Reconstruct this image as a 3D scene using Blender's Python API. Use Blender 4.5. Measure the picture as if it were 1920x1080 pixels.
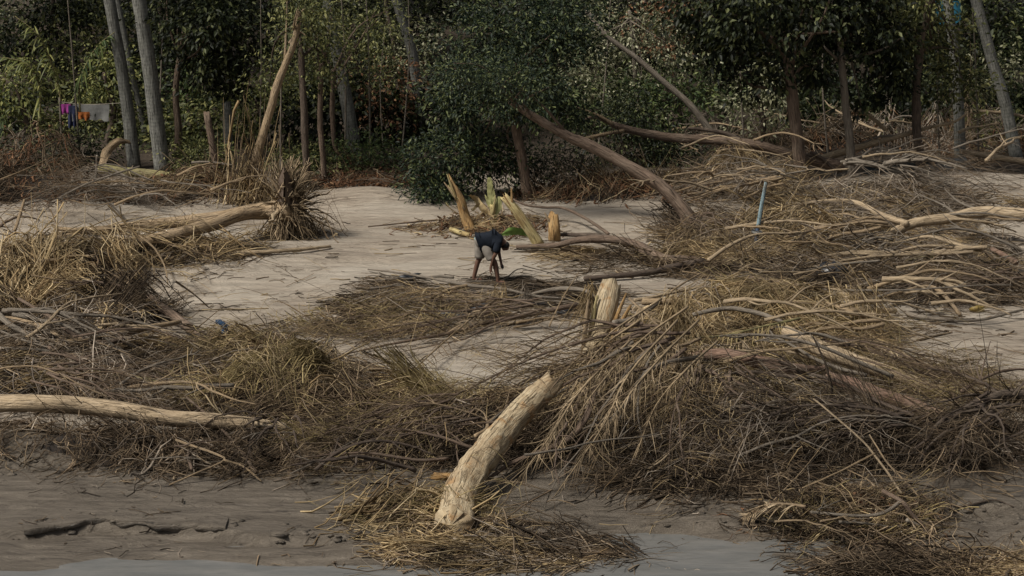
import bpy, bmesh, math, random
import numpy as np
from mathutils import Vector

# ------------------------------------------------------------------ scene, camera, light
for o in list(bpy.data.objects): bpy.data.objects.remove(o)
scene = bpy.context.scene
COL = scene.collection
rng = np.random.default_rng(11)
random.seed(11)
PI = math.pi

CAM_H, F, W0, H0 = 10.7, 4000.0, 1920, 1080
PITCH = math.atan(1029 / F)
cam_d = bpy.data.cameras.new('camera')
cam_d.lens = 36 * F / W0; cam_d.sensor_width = 36
cam_d.clip_start = 0.5; cam_d.clip_end = 5000
cam = bpy.data.objects.new('camera', cam_d); COL.objects.link(cam)
cam.location = (0, 0, CAM_H); cam.rotation_euler = (PI / 2 - PITCH, 0, 0)
scene.camera = cam

SUN_EL, SUN_AZ = math.radians(54), math.radians(-118)   # azimuth from +Y, clockwise: behind-left of the camera
world = bpy.data.worlds.new('World'); scene.world = world; world.use_nodes = True
wn = world.node_tree.nodes; wl = world.node_tree.links
bg = wn['Background']
sky = wn.new('ShaderNodeTexSky'); sky.sky_type = 'NISHITA'; sky.sun_disc = False
sky.sun_elevation = SUN_EL; sky.sun_rotation = SUN_AZ
sky.air_density = 1.0; sky.dust_density = 4.0; sky.ozone_density = 1.0
hs = wn.new('ShaderNodeHueSaturation'); hs.inputs['Saturation'].default_value = 0.28   # overcast: a greyer sky all round
wl.new(sky.outputs['Color'], hs.inputs['Color']); wl.new(hs.outputs['Color'], bg.inputs['Color'])
bg.inputs['Strength'].default_value = 0.05
sun_d = bpy.data.lights.new('sun', 'SUN'); sun_d.energy = 3.3; sun_d.angle = math.radians(11); sun_d.color = (1.0, 0.945, 0.86)
sun = bpy.data.objects.new('sun', sun_d); COL.objects.link(sun)
sdir = Vector((math.sin(SUN_AZ) * math.cos(SUN_EL), math.cos(SUN_AZ) * math.cos(SUN_EL), math.sin(SUN_EL)))
sun.rotation_euler = sdir.to_track_quat('Z', 'Y').to_euler(); sun.location = (-20, 10, 30)
vs = scene.view_settings
vs.view_transform = 'Standard'; vs.look = 'None'; vs.gamma = 1; vs.use_curve_mapping = False
vs.exposure = 0.5

# ------------------------------------------------------------------ helpers: noise, terrain, pixels to places
_k = np.random.default_rng(3)
_NW = [(np.array([math.cos(a), math.sin(a)]) * f, p, f ** -0.9)
       for f in (0.35, 0.62, 1.1, 1.9, 3.1, 5.3) for a, p in zip(_k.uniform(0, 6.28, 4), _k.uniform(0, 6.28, 4))]
def fn(x, y, s=1.0):
    x = np.asarray(x, float) * s; y = np.asarray(y, float) * s
    r = 0.0
    for d, p, a in _NW: r = r + a * np.sin(x * d[0] + y * d[1] + p + 0.7 * np.sin(0.5 * x * d[1] - 0.4 * y * d[0]))
    return r / 4.2
def sst(a, b, x):
    t = np.clip((np.asarray(x, float) - a) / (b - a), 0, 1); return t * t * (3 - 2 * t)
def ray(px, py):
    u = (px - 960) / F; v = (py - 540) / F; c, s = math.cos(PITCH), math.sin(PITCH)
    return Vector((u, c - v * s, -s - v * c))
def G0(px, py, z=0.0):
    d = ray(px, py); t = (z - CAM_H) / d.z
    return Vector((d.x * t, d.y * t, z))
_edge = [(-200, 985), (60, 985), (200, 972), (400, 975), (640, 1005), (800, 990), (1000, 985), (1250, 968), (1480, 962), (1700, 960), (2100, 965)]
_ex = np.array([G0(a, b).x for a, b in _edge]); _ey = np.array([G0(a, b).y for a, b in _edge])
_dips = [(G0(150, 1070), 2.4, .9, .11), (G0(560, 1058), 1.5, .5, .07), (G0(1320, 1015), 1.5, .8, .11), (G0(1890, 1020), 1.2, .7, .07), (G0(1150, 1090), 2, .5, .08)]
_bumps = [(G0(40, 862), 1.3, .42, .4), (G0(430, 490), 3.2, 1.6, .28), (G0(900, 475), 3.5, 1.4, .14), (G0(690, 372), 1.3, 1.0, .3),
          (G0(100, 400), 3.5, 1.5, .25), (G0(1800, 350), 3.0, 2.0, .3), (G0(1200, 390), 2.5, 1.5, .2)]
def TH(x, y):
    x = np.asarray(x, float); y = np.asarray(y, float)
    e = np.interp(x, _ex, _ey) + 0.10 * fn(x, y * 0 + 3, 2.4) + 0.05 * fn(x, y, 6)
    z = -0.13 * (1 - sst(-0.05, 0.04, y - e)) - 0.04 * (1 - sst(-2.5, 0, y - e))
    fade = sst(20, 24, y) * (1 - sst(90, 120, y)) * (1 - sst(30, 45, np.abs(x)))
    z = z + (1 - sst(-.1, .1, y - e)) * (.02 * fn(x * 1.3, y * 2.2, 2.6) + .012 * fn(x * 1.5, y * 3, 5))
    z = z + fade * (0.035 * fn(x, y * 1.6, 1.1) + 0.012 * fn(x * .6, y * 3, 3.0))
    for c, rx, ry, h in _bumps: z = z + h * np.exp(-((x - c.x) / rx) ** 2 - ((y - c.y) / ry) ** 2)
    for c, rx, ry, h in _dips: z = z - h * np.exp(-((x - c.x) / rx) ** 2 - ((y - c.y) / ry) ** 2)
    # strata of the sand terrace, and the rise under the wood
    st = np.exp(-((x + 5) / 5) ** 2 - ((y - 41.5) / 2.2) ** 2)
    z = z + 0.045 * st * np.sin(y * 4.6 + 4.5 * fn(x * .6, y, .8)) * (.6 + fn(x, y, .7))
    z = z + 0.05 * np.clip(y - 57, 0, 60)
    return z
def th(x, y): return float(TH(x, y))
def T(px, py, h=0.0):
    z = 0.0
    for _ in range(9):
        p = G0(px, py, z + h); z = 0.5 * z + 0.5 * th(p.x, p.y)
    return Vector((p.x, p.y, th(p.x, p.y) + h))
def at(px, py, Y):
    d = ray(px, py); t = Y / d.y
    return Vector((d.x * t, Y, CAM_H + d.z * t))
def rowY(py): return T(960, py).y
def V3(p): return np.array([p.x, p.y, p.z])

# ------------------------------------------------------------------ materials
MATS = {}
def newmat(name):
    m = bpy.data.materials.new(name); m.use_nodes = True; MATS[name] = m
    nt = m.node_tree; b = nt.nodes['Principled BSDF']
    return m, nt.nodes, nt.links, b
def ramp(n, stops):
    r = n.new('ShaderNodeValToRGB'); e = r.color_ramp.elements
    while len(e) < len(stops): e.new(0.5)
    for k, (p, c) in enumerate(stops): e[k].position = p; e[k].color = (*c, 1)
    return r
def noise(n, l, src, scale, detail=4, rough=.6, dist=0.0):
    t = n.new('ShaderNodeTexNoise'); t.inputs['Scale'].default_value = scale; t.inputs['Detail'].default_value = detail
    t.inputs['Roughness'].default_value = rough; t.inputs['Distortion'].default_value = dist
    l.new(src, t.inputs['Vector']); return t
def mapping(n, l, src, sc):
    mp = n.new('ShaderNodeMapping'); mp.inputs['Scale'].default_value = sc; l.new(src, mp.inputs['Vector']); return mp.outputs['Vector']
def mixc(n, l, fac, a, b, mode='MIX'):
    m = n.new('ShaderNodeMix'); m.data_type = 'RGBA'; m.blend_type = mode
    for key, val in ((0, fac), (6, a), (7, b)):
        if hasattr(val, 'is_linked') or hasattr(val, 'links'): l.new(val, m.inputs[key])
        elif key == 0: m.inputs[0].default_value = val
        else: m.inputs[key].default_value = (*val, 1)
    return m.outputs[2]
def bump(n, l, b, h, strength, dist):
    k = n.new('ShaderNodeBump'); k.inputs['Strength'].default_value = strength; k.inputs['Distance'].default_value = dist
    l.new(h, k.inputs['Height']); l.new(k.outputs['Normal'], b.inputs['Normal'])

def wood(name, dark, mid, light, mud=(.2, .16, .12), mudamt=.45, rings=False, rough=.85, patch=None):
    m, n, l, b = newmat(name)
    tc = n.new('ShaderNodeTexCoord')
    uv = mapping(n, l, tc.outputs['UV'], (9, 1.3, 1))
    g = noise(n, l, uv, 3.0, 6, .65, .4)
    r = ramp(n, [(.28, dark), (.5, mid), (.74, light)]); l.new(g.outputs['Fac'], r.inputs['Fac'])
    c = r.outputs['Color']; hgt = g.outputs['Fac']
    if rings:
        w = n.new('ShaderNodeTexWave'); w.wave_type = 'BANDS'; w.bands_direction = 'Y'; w.inputs['Scale'].default_value = 3.4
        w.inputs['Distortion'].default_value = 4.5; w.inputs['Detail'].default_value = 2; w.inputs['Detail Scale'].default_value = 1.5
        l.new(tc.outputs['UV'], w.inputs['Vector'])
        rr = ramp(n, [(.0, tuple(x * .35 for x in mid)), (.25, mid), (1, light)]); l.new(w.outputs['Fac'], rr.inputs['Fac'])
        c = mixc(n, l, .2, c, rr.outputs['Color'])
    ck = noise(n, l, mapping(n, l, tc.outputs['UV'], (26, 1.5, 1)), 1.6, 5, .7, .8); cr = ramp(n, [(.36, (.3, .27, .24)), (.44, (1, 1, 1))]); l.new(ck.outputs['Fac'], cr.inputs['Fac'])
    c = mixc(n, l, 1.0, c, cr.outputs['Color'], 'MULTIPLY')
    hm = n.new('ShaderNodeMath'); hm.operation = 'ADD'; l.new(hgt, hm.inputs[0]); l.new(cr.outputs['Color'], hm.inputs[1]); hgt = hm.outputs[0]
    bl = noise(n, l, tc.outputs['Object'], 2.3, 5, .6)
    mr = ramp(n, [(.45, (0, 0, 0)), (.68, (1, 1, 1))]); l.new(bl.outputs['Fac'], mr.inputs['Fac'])
    mm = n.new('ShaderNodeMath'); mm.operation = 'MULTIPLY'; mm.inputs[1].default_value = mudamt; l.new(mr.outputs['Color'], mm.inputs[0])
    c = mixc(n, l, mm.outputs[0], c, mud)
    if patch:
        p2 = noise(n, l, tc.outputs['Object'], 3.7, 3, .5, .6)
        pr = ramp(n, [(.56, (0, 0, 0)), (.66, (1, 1, 1))]); l.new(p2.outputs['Fac'], pr.inputs['Fac'])
        c = mixc(n, l, pr.outputs['Color'], c, patch)
    l.new(c, b.inputs['Base Color']); b.inputs['Roughness'].default_value = rough
    b.inputs['Specular IOR Level'].default_value = .25
    bump(n, l, b, hgt, .9, .035)
    return m
wood('bark_brown', (.07, .05, .037), (.15, .105, .075), (.26, .19, .14))
wood('bark_dark', (.035, .027, .022), (.085, .062, .047), (.16, .12, .09))
wood('bark_grey', (.10, .085, .068), (.20, .17, .135), (.32, .28, .22))
wood('bark_pale', (.20, .15, .095), (.36, .275, .175), (.52, .42, .30), mud=(.24, .18, .12), mudamt=.5)
wood('bark_tan', (.17, .12, .07), (.31, .225, .135), (.44, .34, .22))
wood('bark_red', (.09, .055, .04), (.19, .12, .085), (.30, .20, .15))
wood('bark_green', (.13, .12, .05), (.26, .23, .10), (.38, .33, .18))
wood('palm_bark', (.055, .057, .052), (.15, .15, .135), (.27, .265, .235), rings=True, mudamt=.5, mud=(.1, .1, .08))
wood('stripped_log', (.13, .095, .06), (.36, .285, .18), (.50, .43, .31), mud=(.24, .17, .10), mudamt=.7, patch=(.30, .19, .095))
wood('banana_stem', (.24, .18, .07), (.42, .34, .16), (.56, .49, .29), mud=(.32, .2, .09), mudamt=.5)
wood('banana_brown', (.18, .10, .04), (.36, .22, .09), (.48, .35, .18), mud=(.14, .09, .05), mudamt=.5)
wood('soil_clod', (.05, .036, .027), (.105, .075, .055), (.18, .135, .10))

def fibre(name, cols, rough=.9):
    m, n, l, b = newmat(name)
    g = n.new('ShaderNodeNewGeometry')
    st = [(k / (len(cols) - 1), c) for k, c in enumerate(cols)]
    r = ramp(n, st); l.new(g.outputs['Random Per Island'], r.inputs['Fac'])
    tc = n.new('ShaderNodeTexCoord'); t = noise(n, l, tc.outputs['Object'], 1.4, 3)
    rr = ramp(n, [(.32, (.38, .37, .36)), (.62, (1.12, 1.08, 1.04))]); l.new(t.outputs['Fac'], rr.inputs['Fac'])
    c = mixc(n, l, 1.0, r.outputs['Color'], rr.outputs['Color'], 'MULTIPLY')
    l.new(c, b.inputs['Base Color']); b.inputs['Roughness'].default_value = rough
    b.inputs['Specular IOR Level'].default_value = .15
    return m
fibre('straw', [(.13, .09, .05), (.24, .175, .095), (.34, .26, .145), (.42, .33, .19), (.52, .43, .28)])
fibre('straw_olive', [(.12, .095, .045), (.22, .175, .085), (.29, .235, .115), (.36, .30, .16)])
fibre('twig_brown', [(.06, .043, .028), (.12, .088, .058), (.19, .143, .095), (.31, .245, .165)])
fibre('twig_dark', [(.022, .017, .012), (.045, .034, .024), (.085, .065, .045), (.20, .158, .11)])
fibre('twig_grey', [(.10, .083, .066), (.19, .16, .13), (.30, .26, .21), (.40, .35, .29)])
fibre('dead_leaf', [(.06, .036, .022), (.13, .07, .04), (.19, .10, .055), (.24, .15, .085)])
fibre('frond_dry', [(.10, .075, .048), (.17, .13, .083), (.25, .195, .125), (.37, .30, .205)])

def leafmat(name, cols, trans=.25):
    m, n, l, b = newmat(name)
    g = n.new('ShaderNodeNewGeometry')
    r = ramp(n, [(k / (len(cols) - 1), c) for k, c in enumerate(cols)]); l.new(g.outputs['Random Per Island'], r.inputs['Fac'])
    l.new(r.outputs['Color'], b.inputs['Base Color']); b.inputs['Roughness'].default_value = .55
    b.inputs['Specular IOR Level'].default_value = .25
    t = n.new('ShaderNodeBsdfTranslucent'); l.new(r.outputs['Color'], t.inputs['Color'])
    mx = n.new('ShaderNodeMixShader'); mx.inputs[0].default_value = trans
    l.new(b.outputs[0], mx.inputs[1]); l.new(t.outputs[0], mx.inputs[2]); l.new(mx.outputs[0], n['Material Output'].inputs['Surface'])
    return m
leafmat('leaf_dark', [(0.004, 0.0064, 0.0024), (0.0072, 0.0112, 0.004), (0.0128, 0.0184, 0.0064), (0.028, 0.0368, 0.0128), (0.12, 0.13, 0.05)])
leafmat('leaf_blue', [(0.0056, 0.0104, 0.0064), (0.0104, 0.02, 0.0112), (0.0208, 0.0336, 0.0176), (0.04, 0.056, 0.024), (0.14, 0.16, 0.06)])
leafmat('leaf_mid', [(.018, .023, .008), (.035, .043, .015), (.07, .08, .027), (.13, .135, .046), (.27, .26, .10)])
leafmat('leaf_grey', [(.045, .048, .025), (.10, .102, .052), (.18, .18, .10), (.42, .41, .28)])
leafmat('leaf_yellow', [(.04, .05, .015), (.085, .10, .03), (.14, .15, .045), (.25, .24, .08)])
leafmat('leaf_fern', [(.022, .038, .016), (.045, .07, .026), (.075, .105, .036), (.15, .17, .055)])

def shade_mulch():
    m, n, l, b = newmat('shade_mulch')
    tc = n.new('ShaderNodeTexCoord')
    t = noise(n, l, tc.outputs['Object'], 9, 8, .75); r = ramp(n, [(.3, (.008, .006, .005)), (.55, (.028, .021, .016)), (.75, (.07, .053, .04))])  # near-black bed colour stands in for shade between the stalks
    l.new(t.outputs['Fac'], r.inputs['Fac']); l.new(r.outputs['Color'], b.inputs['Base Color']); b.inputs['Roughness'].default_value = .95
    bump(n, l, b, t.outputs['Fac'], 1, .08)
shade_mulch()

def ground_mat():
    m, n, l, b = newmat('river_sand')
    tc = n.new('ShaderNodeTexCoord'); P = tc.outputs['Object']
    a = noise(n, l, mapping(n, l, P, (.5, 1.1, 1)), .8, 6, .62, .4)
    r = ramp(n, [(.28, (.25, .207, .162)), (.48, (.365, .315, .252)), (.72, (.45, .40, .33))]); l.new(a.outputs['Fac'], r.inputs['Fac'])
    st = noise(n, l, mapping(n, l, P, (.55, 2.5, 2)), 2.1, 8, .72, 1.1)     # silt strata and drying lines
    sr = ramp(n, [(.36, (.36, .32, .29)), (.44, (.82, .79, .76)), (.66, (1.08, 1.06, 1.04))]); l.new(st.outputs['Fac'], sr.inputs['Fac'])
    ar0 = noise(n, l, mapping(n, l, P, (.6, 1, 1)), .55, 3); arr = ramp(n, [(.40, (.12, .12, .12)), (.6, (1, 1, 1))]); l.new(ar0.outputs['Fac'], arr.inputs['Fac'])
    c = mixc(n, l, arr.outputs['Color'], r.outputs['Color'], mixc(n, l, 1.0, r.outputs['Color'], sr.outputs['Color'], 'MULTIPLY'))
    sp = noise(n, l, mapping(n, l, P, (1, 1.6, 1)), 7, 5, .7)               # crumbs of litter
    spr = ramp(n, [(.60, (0, 0, 0)), (.68, (1, 1, 1))]); l.new(sp.outputs['Fac'], spr.inputs['Fac'])
    area = noise(n, l, P, .45, 3); ar = ramp(n, [(.42, (0, 0, 0)), (.62, (1, 1, 1))]); l.new(area.outputs['Fac'], ar.inputs['Fac'])
    spm = n.new('ShaderNodeMath'); spm.operation = 'MULTIPLY'; l.new(spr.outputs['Color'], spm.inputs[0]); l.new(ar.outputs['Color'], spm.inputs[1])
    c = mixc(n, l, spm.outputs[0], c, (.085, .062, .046))
    # wet river mud near the water (low ground), and forest litter beyond the clearing
    sep = n.new('ShaderNodeSeparateXYZ'); l.new(P, sep.inputs[0])
    wob = n.new('ShaderNodeMath'); wob.operation = 'MULTIPLY_ADD'; wob.inputs[1].default_value = .22; l.new(a.outputs['Fac'], wob.inputs[0]); l.new(sep.outputs['Z'], wob.inputs[2])
    wet = n.new('ShaderNodeMapRange'); wet.inputs[1].default_value = .07; wet.inputs[2].default_value = -.10; wet.inputs[3].default_value = 0; wet.inputs[4].default_value = 1
    l.new(wob.outputs[0], wet.inputs[0])
    wy = n.new('ShaderNodeMath'); wy.operation = 'MULTIPLY_ADD'; wy.inputs[1].default_value = 2.4; l.new(a.outputs['Fac'], wy.inputs[0]); l.new(sep.outputs['Y'], wy.inputs[2])
    wm = n.new('ShaderNodeMapRange'); wm.inputs[1].default_value = 34.20; wm.inputs[2].default_value = 32.60; wm.inputs[3].default_value = 0; wm.inputs[4].default_value = 1; l.new(wy.outputs[0], wm.inputs[0])
    wx_ = n.new('ShaderNodeMath'); wx_.operation = 'MAXIMUM'; l.new(wm.outputs[0], wx_.inputs[0]); l.new(wet.outputs[0], wx_.inputs[1]); wet = wx_
    wc = noise(n, l, mapping(n, l, P, (.55, 2.6, 1)), 2.4, 8, .72, .9)
    wr = ramp(n, [(.34, (.025, .02, .016)), (.39, (.10, .082, .062)), (.55, (.145, .121, .093)), (.75, (.20, .17, .133))]); l.new(wc.outputs['Fac'], wr.inputs['Fac'])
    c = mixc(n, l, wet.outputs[0], c, wr.outputs['Color'])
    yy = n.new('ShaderNodeMath'); yy.operation = 'MULTIPLY_ADD'; yy.inputs[1].default_value = 9; l.new(area.outputs['Fac'], yy.inputs[0]); l.new(sep.outputs['Y'], yy.inputs[2])
    fo = n.new('ShaderNodeMapRange'); fo.inputs[1].default_value = 55.8; fo.inputs[2].default_value = 58.2; l.new(yy.outputs[0], fo.inputs[0])
    lt = noise(n, l, P, 5, 8, .75); lr = ramp(n, [(.3, (.02, .015, .01)), (.55, (.06, .043, .028)), (.75, (.13, .09, .06))]); l.new(lt.outputs['Fac'], lr.inputs['Fac'])
    c = mixc(n, l, fo.outputs[0], c, lr.outputs['Color'])
    l.new(c, b.inputs['Base Color'])
    ro = n.new('ShaderNodeMapRange'); ro.inputs[3].default_value = .95; ro.inputs[4].default_value = .5; l.new(wet.outputs[0], ro.inputs[0])
    l.new(ro.outputs[0], b.inputs['Roughness']); b.inputs['Specular IOR Level'].default_value = .4
    hh = n.new('ShaderNodeMath'); hh.operation = 'MULTIPLY_ADD'; hh.inputs[1].default_value = .3; l.new(sp.outputs['Fac'], hh.inputs[0]); l.new(st.outputs['Fac'], hh.inputs[2])
    h2 = n.new('ShaderNodeMath'); h2.operation = 'MULTIPLY_ADD'; h2.inputs[1].default_value = .8; l.new(wc.outputs['Fac'], h2.inputs[0]); l.new(hh.outputs[0], h2.inputs[2])
    bump(n, l, b, h2.outputs[0], 1.0, .12)
ground_mat()

def simple(name, col, rough=.8, spec=.3, var=.25, scale=6):
    m, n, l, b = newmat(name)
    tc = n.new('ShaderNodeTexCoord'); t = noise(n, l, tc.outputs['Object'], scale, 4)
    r = ramp(n, [(.3, tuple(x * (1 - var) for x in col)), (.7, tuple(min(1, x * (1 + var)) for x in col))]); l.new(t.outputs['Fac'], r.inputs['Fac'])
    l.new(r.outputs['Color'], b.inputs['Base Color']); b.inputs['Roughness'].default_value = rough; b.inputs['Specular IOR Level'].default_value = spec
    bump(n, l, b, t.outputs['Fac'], .4, .02)
    return m
def water_mat():
    m, n, l, b = newmat('muddy_water')
    tc = n.new('ShaderNodeTexCoord')
    t = noise(n, l, mapping(n, l, tc.outputs['Object'], (.6, 2.2, 1)), 2.5, 4)
    r = ramp(n, [(.35, (.095, .095, .09)), (.7, (.135, .13, .12))]); l.new(t.outputs['Fac'], r.inputs['Fac'])
    l.new(r.outputs['Color'], b.inputs['Base Color']); b.inputs['Roughness'].default_value = .12; b.inputs['IOR'].default_value = 1.33
    bump(n, l, b, t.outputs['Fac'], .3, .05)
water_mat()
simple('skin', (.115, .062, .042), .6, .3, .12)
simple('shirt', (.011, .014, .020), .9, .1, .3)
simple('shorts', (.20, .18, .155), .9, .1, .3)
simple('hair', (.008, .007, .006), .7, .3, .3)
simple('rag_blue', (.012, .032, .065), .8, .2, .4, 12)
simple('rag_orange', (.30, .12, .05), .85, .2, .3, 12)
simple('cloth_white', (.19, .19, .18), .9, .1, .25, 5)
simple('cloth_magenta', (.28, .05, .22), .9, .1, .3, 5)
simple('cloth_navy', (.03, .035, .07), .9, .1, .3, 5)
simple('cloth_rust', (.30, .10, .03), .9, .1, .3, 5)
simple('tarp_blue', (.02, .13, .20), .7, .3, .4, 3)
simple('plastic_black', (.012, .013, .015), .35, .5, .3, 6)
simple('plastic_slate', (.028, .031, .036), .45, .5, .5, 6)
simple('plastic_yellow', (.24, .17, .05), .5, .4, .35, 9)
wood('paint_blue', (.12, .15, .15), (.22, .31, .34), (.30, .40, .43), mud=(.16, .12, .08), mudamt=.75)
simple('paint_navy', (.02, .035, .06), .7, .3, .4, 9)
simple('concrete', (.20, .195, .18), .9, .2, .35, 4)
simple('concrete_dark', (.045, .055, .06), .9, .2, .4, 4)
simple('rope', (.25, .22, .18), .9)

# ------------------------------------------------------------------ mesh building
def tag(o, label=None, cat=None, group=None, kind=None):
    if label: o['label'] = label
    if cat: o['category'] = cat
    if group: o['group'] = group
    if kind: o['kind'] = kind
    return o
def thing(name, loc, label, cat, group=None):
    o = bpy.data.objects.new(name, None); COL.objects.link(o); o.location = loc; o.empty_display_size = .2
    return tag(o, label, cat, group)
def mk(name, V, quads, tris, mats, parent=None, origin=None, mi=None, uv=None, smooth=True):
    """one mesh object from arrays given in world space"""
    V = np.asarray(V, float).reshape(-1, 3)
    if parent is not None: off = np.array(parent_world(parent))
    else:
        off = np.array(origin) if origin is not None else np.array([V[:, 0].mean(), V[:, 1].mean(), V[:, 2].min()])
    me = bpy.data.meshes.new(name)
    q = np.asarray(quads if quads is not None and len(quads) else np.zeros((0, 4)), np.int32).reshape(-1, 4)
    t = np.asarray(tris if tris is not None and len(tris) else np.zeros((0, 3)), np.int32).reshape(-1, 3)
    me.vertices.add(len(V)); me.vertices.foreach_set('co', (V - off).astype(np.float32).ravel())
    nl = q.size + t.size
    me.loops.add(nl); me.loops.foreach_set('vertex_index', np.concatenate([q.ravel(), t.ravel()]))
    nf = len(q) + len(t)
    me.polygons.add(nf)
    ls = np.concatenate([np.arange(len(q)) * 4, q.size + np.arange(len(t)) * 3]).astype(np.int32)
    me.polygons.foreach_set('loop_start', ls)
    if smooth: me.polygons.foreach_set('use_smooth', np.ones(nf, bool))
    for m in (mats if isinstance(mats, (list, tuple)) else [mats]): me.materials.append(MATS[m])
    if mi is not None: me.polygons.foreach_set('material_index', np.asarray(mi, np.int32))
    if uv is not None:
        u = me.uv_layers.new(name='UVMap'); u.data.foreach_set('uv', np.asarray(uv, np.float32).ravel())
    me.update(calc_edges=True); me.validate()
    o = bpy.data.objects.new(name, me); COL.objects.link(o)
    if parent is not None: o.parent = parent
    else: o.location = off
    return o
def parent_world(p):
    v = Vector(p.location)
    while p.parent: p = p.parent; v += Vector(p.location)
    return v
class Acc:
    """collects geometry for one mesh"""
    def __init__(s): s.V = []; s.Q = []; s.Tr = []; s.uq = []; s.ut = []; s.mq = []; s.mt = []; s.n = 0
    def add(s, V, Q=None, Tr=None, uq=None, ut=None, m=0):
        V = np.asarray(V).reshape(-1, 3); s.V.append(V)
        if Q is not None and len(Q):
            Q = np.asarray(Q).reshape(-1, 4); s.Q.append(Q + s.n); s.mq.append(np.full(len(Q), m)); s.uq.append(uq if uq is not None else np.zeros((len(Q) * 4, 2)))
        if Tr is not None and len(Tr):
            Tr = np.asarray(Tr).reshape(-1, 3); s.Tr.append(Tr + s.n); s.mt.append(np.full(len(Tr), m)); s.ut.append(ut if ut is not None else np.zeros((len(Tr) * 3, 2)))
        s.n += len(V)
    def build(s, name, mats, parent=None, origin=None, smooth=True):
        cat = lambda L, w: np.concatenate(L) if L else np.zeros((0, w))
        return mk(name, np.concatenate(s.V), cat(s.Q, 4), cat(s.Tr, 3), mats, parent, origin,
                  np.concatenate(s.mq + s.mt) if s.mq or s.mt else None, np.concatenate(s.uq + s.ut) if s.uq or s.ut else None, smooth)
def catmull(P, seg):
    P = np.asarray(P, float)
    if len(P) == 2: return P[0] + (P[1] - P[0]) * np.linspace(0, 1, seg * 2 + 1)[:, None]
    E = np.vstack([2 * P[0] - P[1], P, 2 * P[-1] - P[-2]]); out = []
    for i in range(1, len(E) - 2):
        t = np.linspace(0, 1, seg, endpoint=False)[:, None]
        a, b, c, d = E[i - 1], E[i], E[i + 1], E[i + 2]
        out.append(.5 * (2 * b + (c - a) * t + (2 * a - 5 * b + 4 * c - d) * t ** 2 + (3 * b - a - 3 * c + d) * t ** 3))
    out.append(P[-1:]); return np.vstack(out)
def tube_arr(P, R, k=8, seg=5, lump=.08, ragged=0.0, wob=0.0, gnarl=0.0):
    """a tapering limb: P points, R radii at the points"""
    P = np.array([V3(p) if isinstance(p, Vector) else p for p in P], float)
    if np.isscalar(R): R = [R] * len(P)
    if len(R) != len(P): R = np.interp(np.linspace(0, 1, len(P)), np.linspace(0, 1, len(R)), R)
    A = catmull(np.column_stack([P, R]), seg); C = A[:, :3]; r = np.maximum(A[:, 3], .002); n = len(C)
    if wob:
        w = rng.normal(0, 1, (n, 3)); w = (w + np.roll(w, 1, 0) + np.roll(w, -1, 0)) / 3; w[0] = w[-1] = 0; C = C + w * wob
    tg = np.gradient(C, axis=0); tg /= np.linalg.norm(tg, axis=1)[:, None] + 1e-9
    up = np.array([0, 0, 1.0]) if abs(tg[0][2]) < .9 else np.array([1.0, 0, 0])
    s = np.cross(tg[0], up); s /= np.linalg.norm(s); S = [s]
    for i in range(1, n):
        s = S[-1] - tg[i] * np.dot(S[-1], tg[i]); s /= np.linalg.norm(s) + 1e-9; S.append(s)
    S = np.array(S); B = np.cross(tg, S)
    a = np.arange(k) * 2 * PI / k
    ln = np.concatenate([[0], np.cumsum(np.linalg.norm(np.diff(C, axis=0), axis=1))])
    ph = rng.uniform(0, 6.28, 4)
    L = 1 + lump * (np.sin(ln[:, None] * 4.1 + ph[0] + 1.3 * np.sin(a + ph[1])[None]) * .5 + np.sin(2 * a + ph[2] + ln[:, None] * 1.3) * .5 + .6 * np.sin(3 * a[None] + 9 * ln[:, None] + ph[3]) * .4) \
        + rng.normal(0, lump * .35, (n, k))
    if gnarl:   # long grooves, knots and gouges of a battered trunk
        gr = fn(a[None] * 2.6 + 7, ln[:, None] * 1.1, 2.0); pit = fn(a[None] * 1.4, ln[:, None] * 4 + 3, 2.6)
        L = L + gnarl * (.6 * gr - .9 * np.clip(pit - .35, 0, 1) + .35 * fn(a[None] * 5, ln[:, None] * 9, 1.5) * np.clip(1.2 - ln[:, None] / (ln[-1] * .6), .2, 1))
    Rk = r[:, None] * L
    V = C[:, None] + Rk[..., None] * (np.cos(a)[None, :, None] * S[:, None] + np.sin(a)[None, :, None] * B[:, None])
    if ragged:
        V[-1] += tg[-1] * (rng.uniform(-.2, 1, k)[:, None] * ragged); V[0] -= tg[0] * (rng.uniform(-.2, .8, k)[:, None] * ragged)
    e0 = C[0] - tg[0] * r[0] * (.05 if ragged else .35); e1 = C[-1] + tg[-1] * r[-1] * (-.3 if ragged else .35)
    V = np.vstack([V.reshape(-1, 3), e0, e1])
    i, j = np.meshgrid(np.arange(n - 1), np.arange(k), indexing='ij'); i = i.ravel(); j = j.ravel(); j2 = (j + 1) % k
    Q = np.column_stack([i * k + j, i * k + j2, (i + 1) * k + j2, (i + 1) * k + j])
    uq = np.stack([np.column_stack([j / k, ln[i]]), np.column_stack([(j + 1) / k, ln[i]]), np.column_stack([(j + 1) / k, ln[i + 1]]), np.column_stack([j / k, ln[i + 1]])], 1).reshape(-1, 2)
    jj = np.arange(k); j3 = (jj + 1) % k
    Tr = np.vstack([np.column_stack([j3, jj, np.full(k, n * k)]), np.column_stack([(n - 1) * k + jj, (n - 1) * k + j3, np.full(k, n * k + 1)])])
    ut = np.stack([np.column_stack([jj / k * 2, jj * 0.]), np.column_stack([jj / k * 2, jj * 0.]), np.column_stack([jj / k * 2, jj * 0 + .1])], 1).reshape(-1, 2)
    ut = np.vstack([ut, ut])
    return V, Q, Tr, uq, ut
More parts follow.
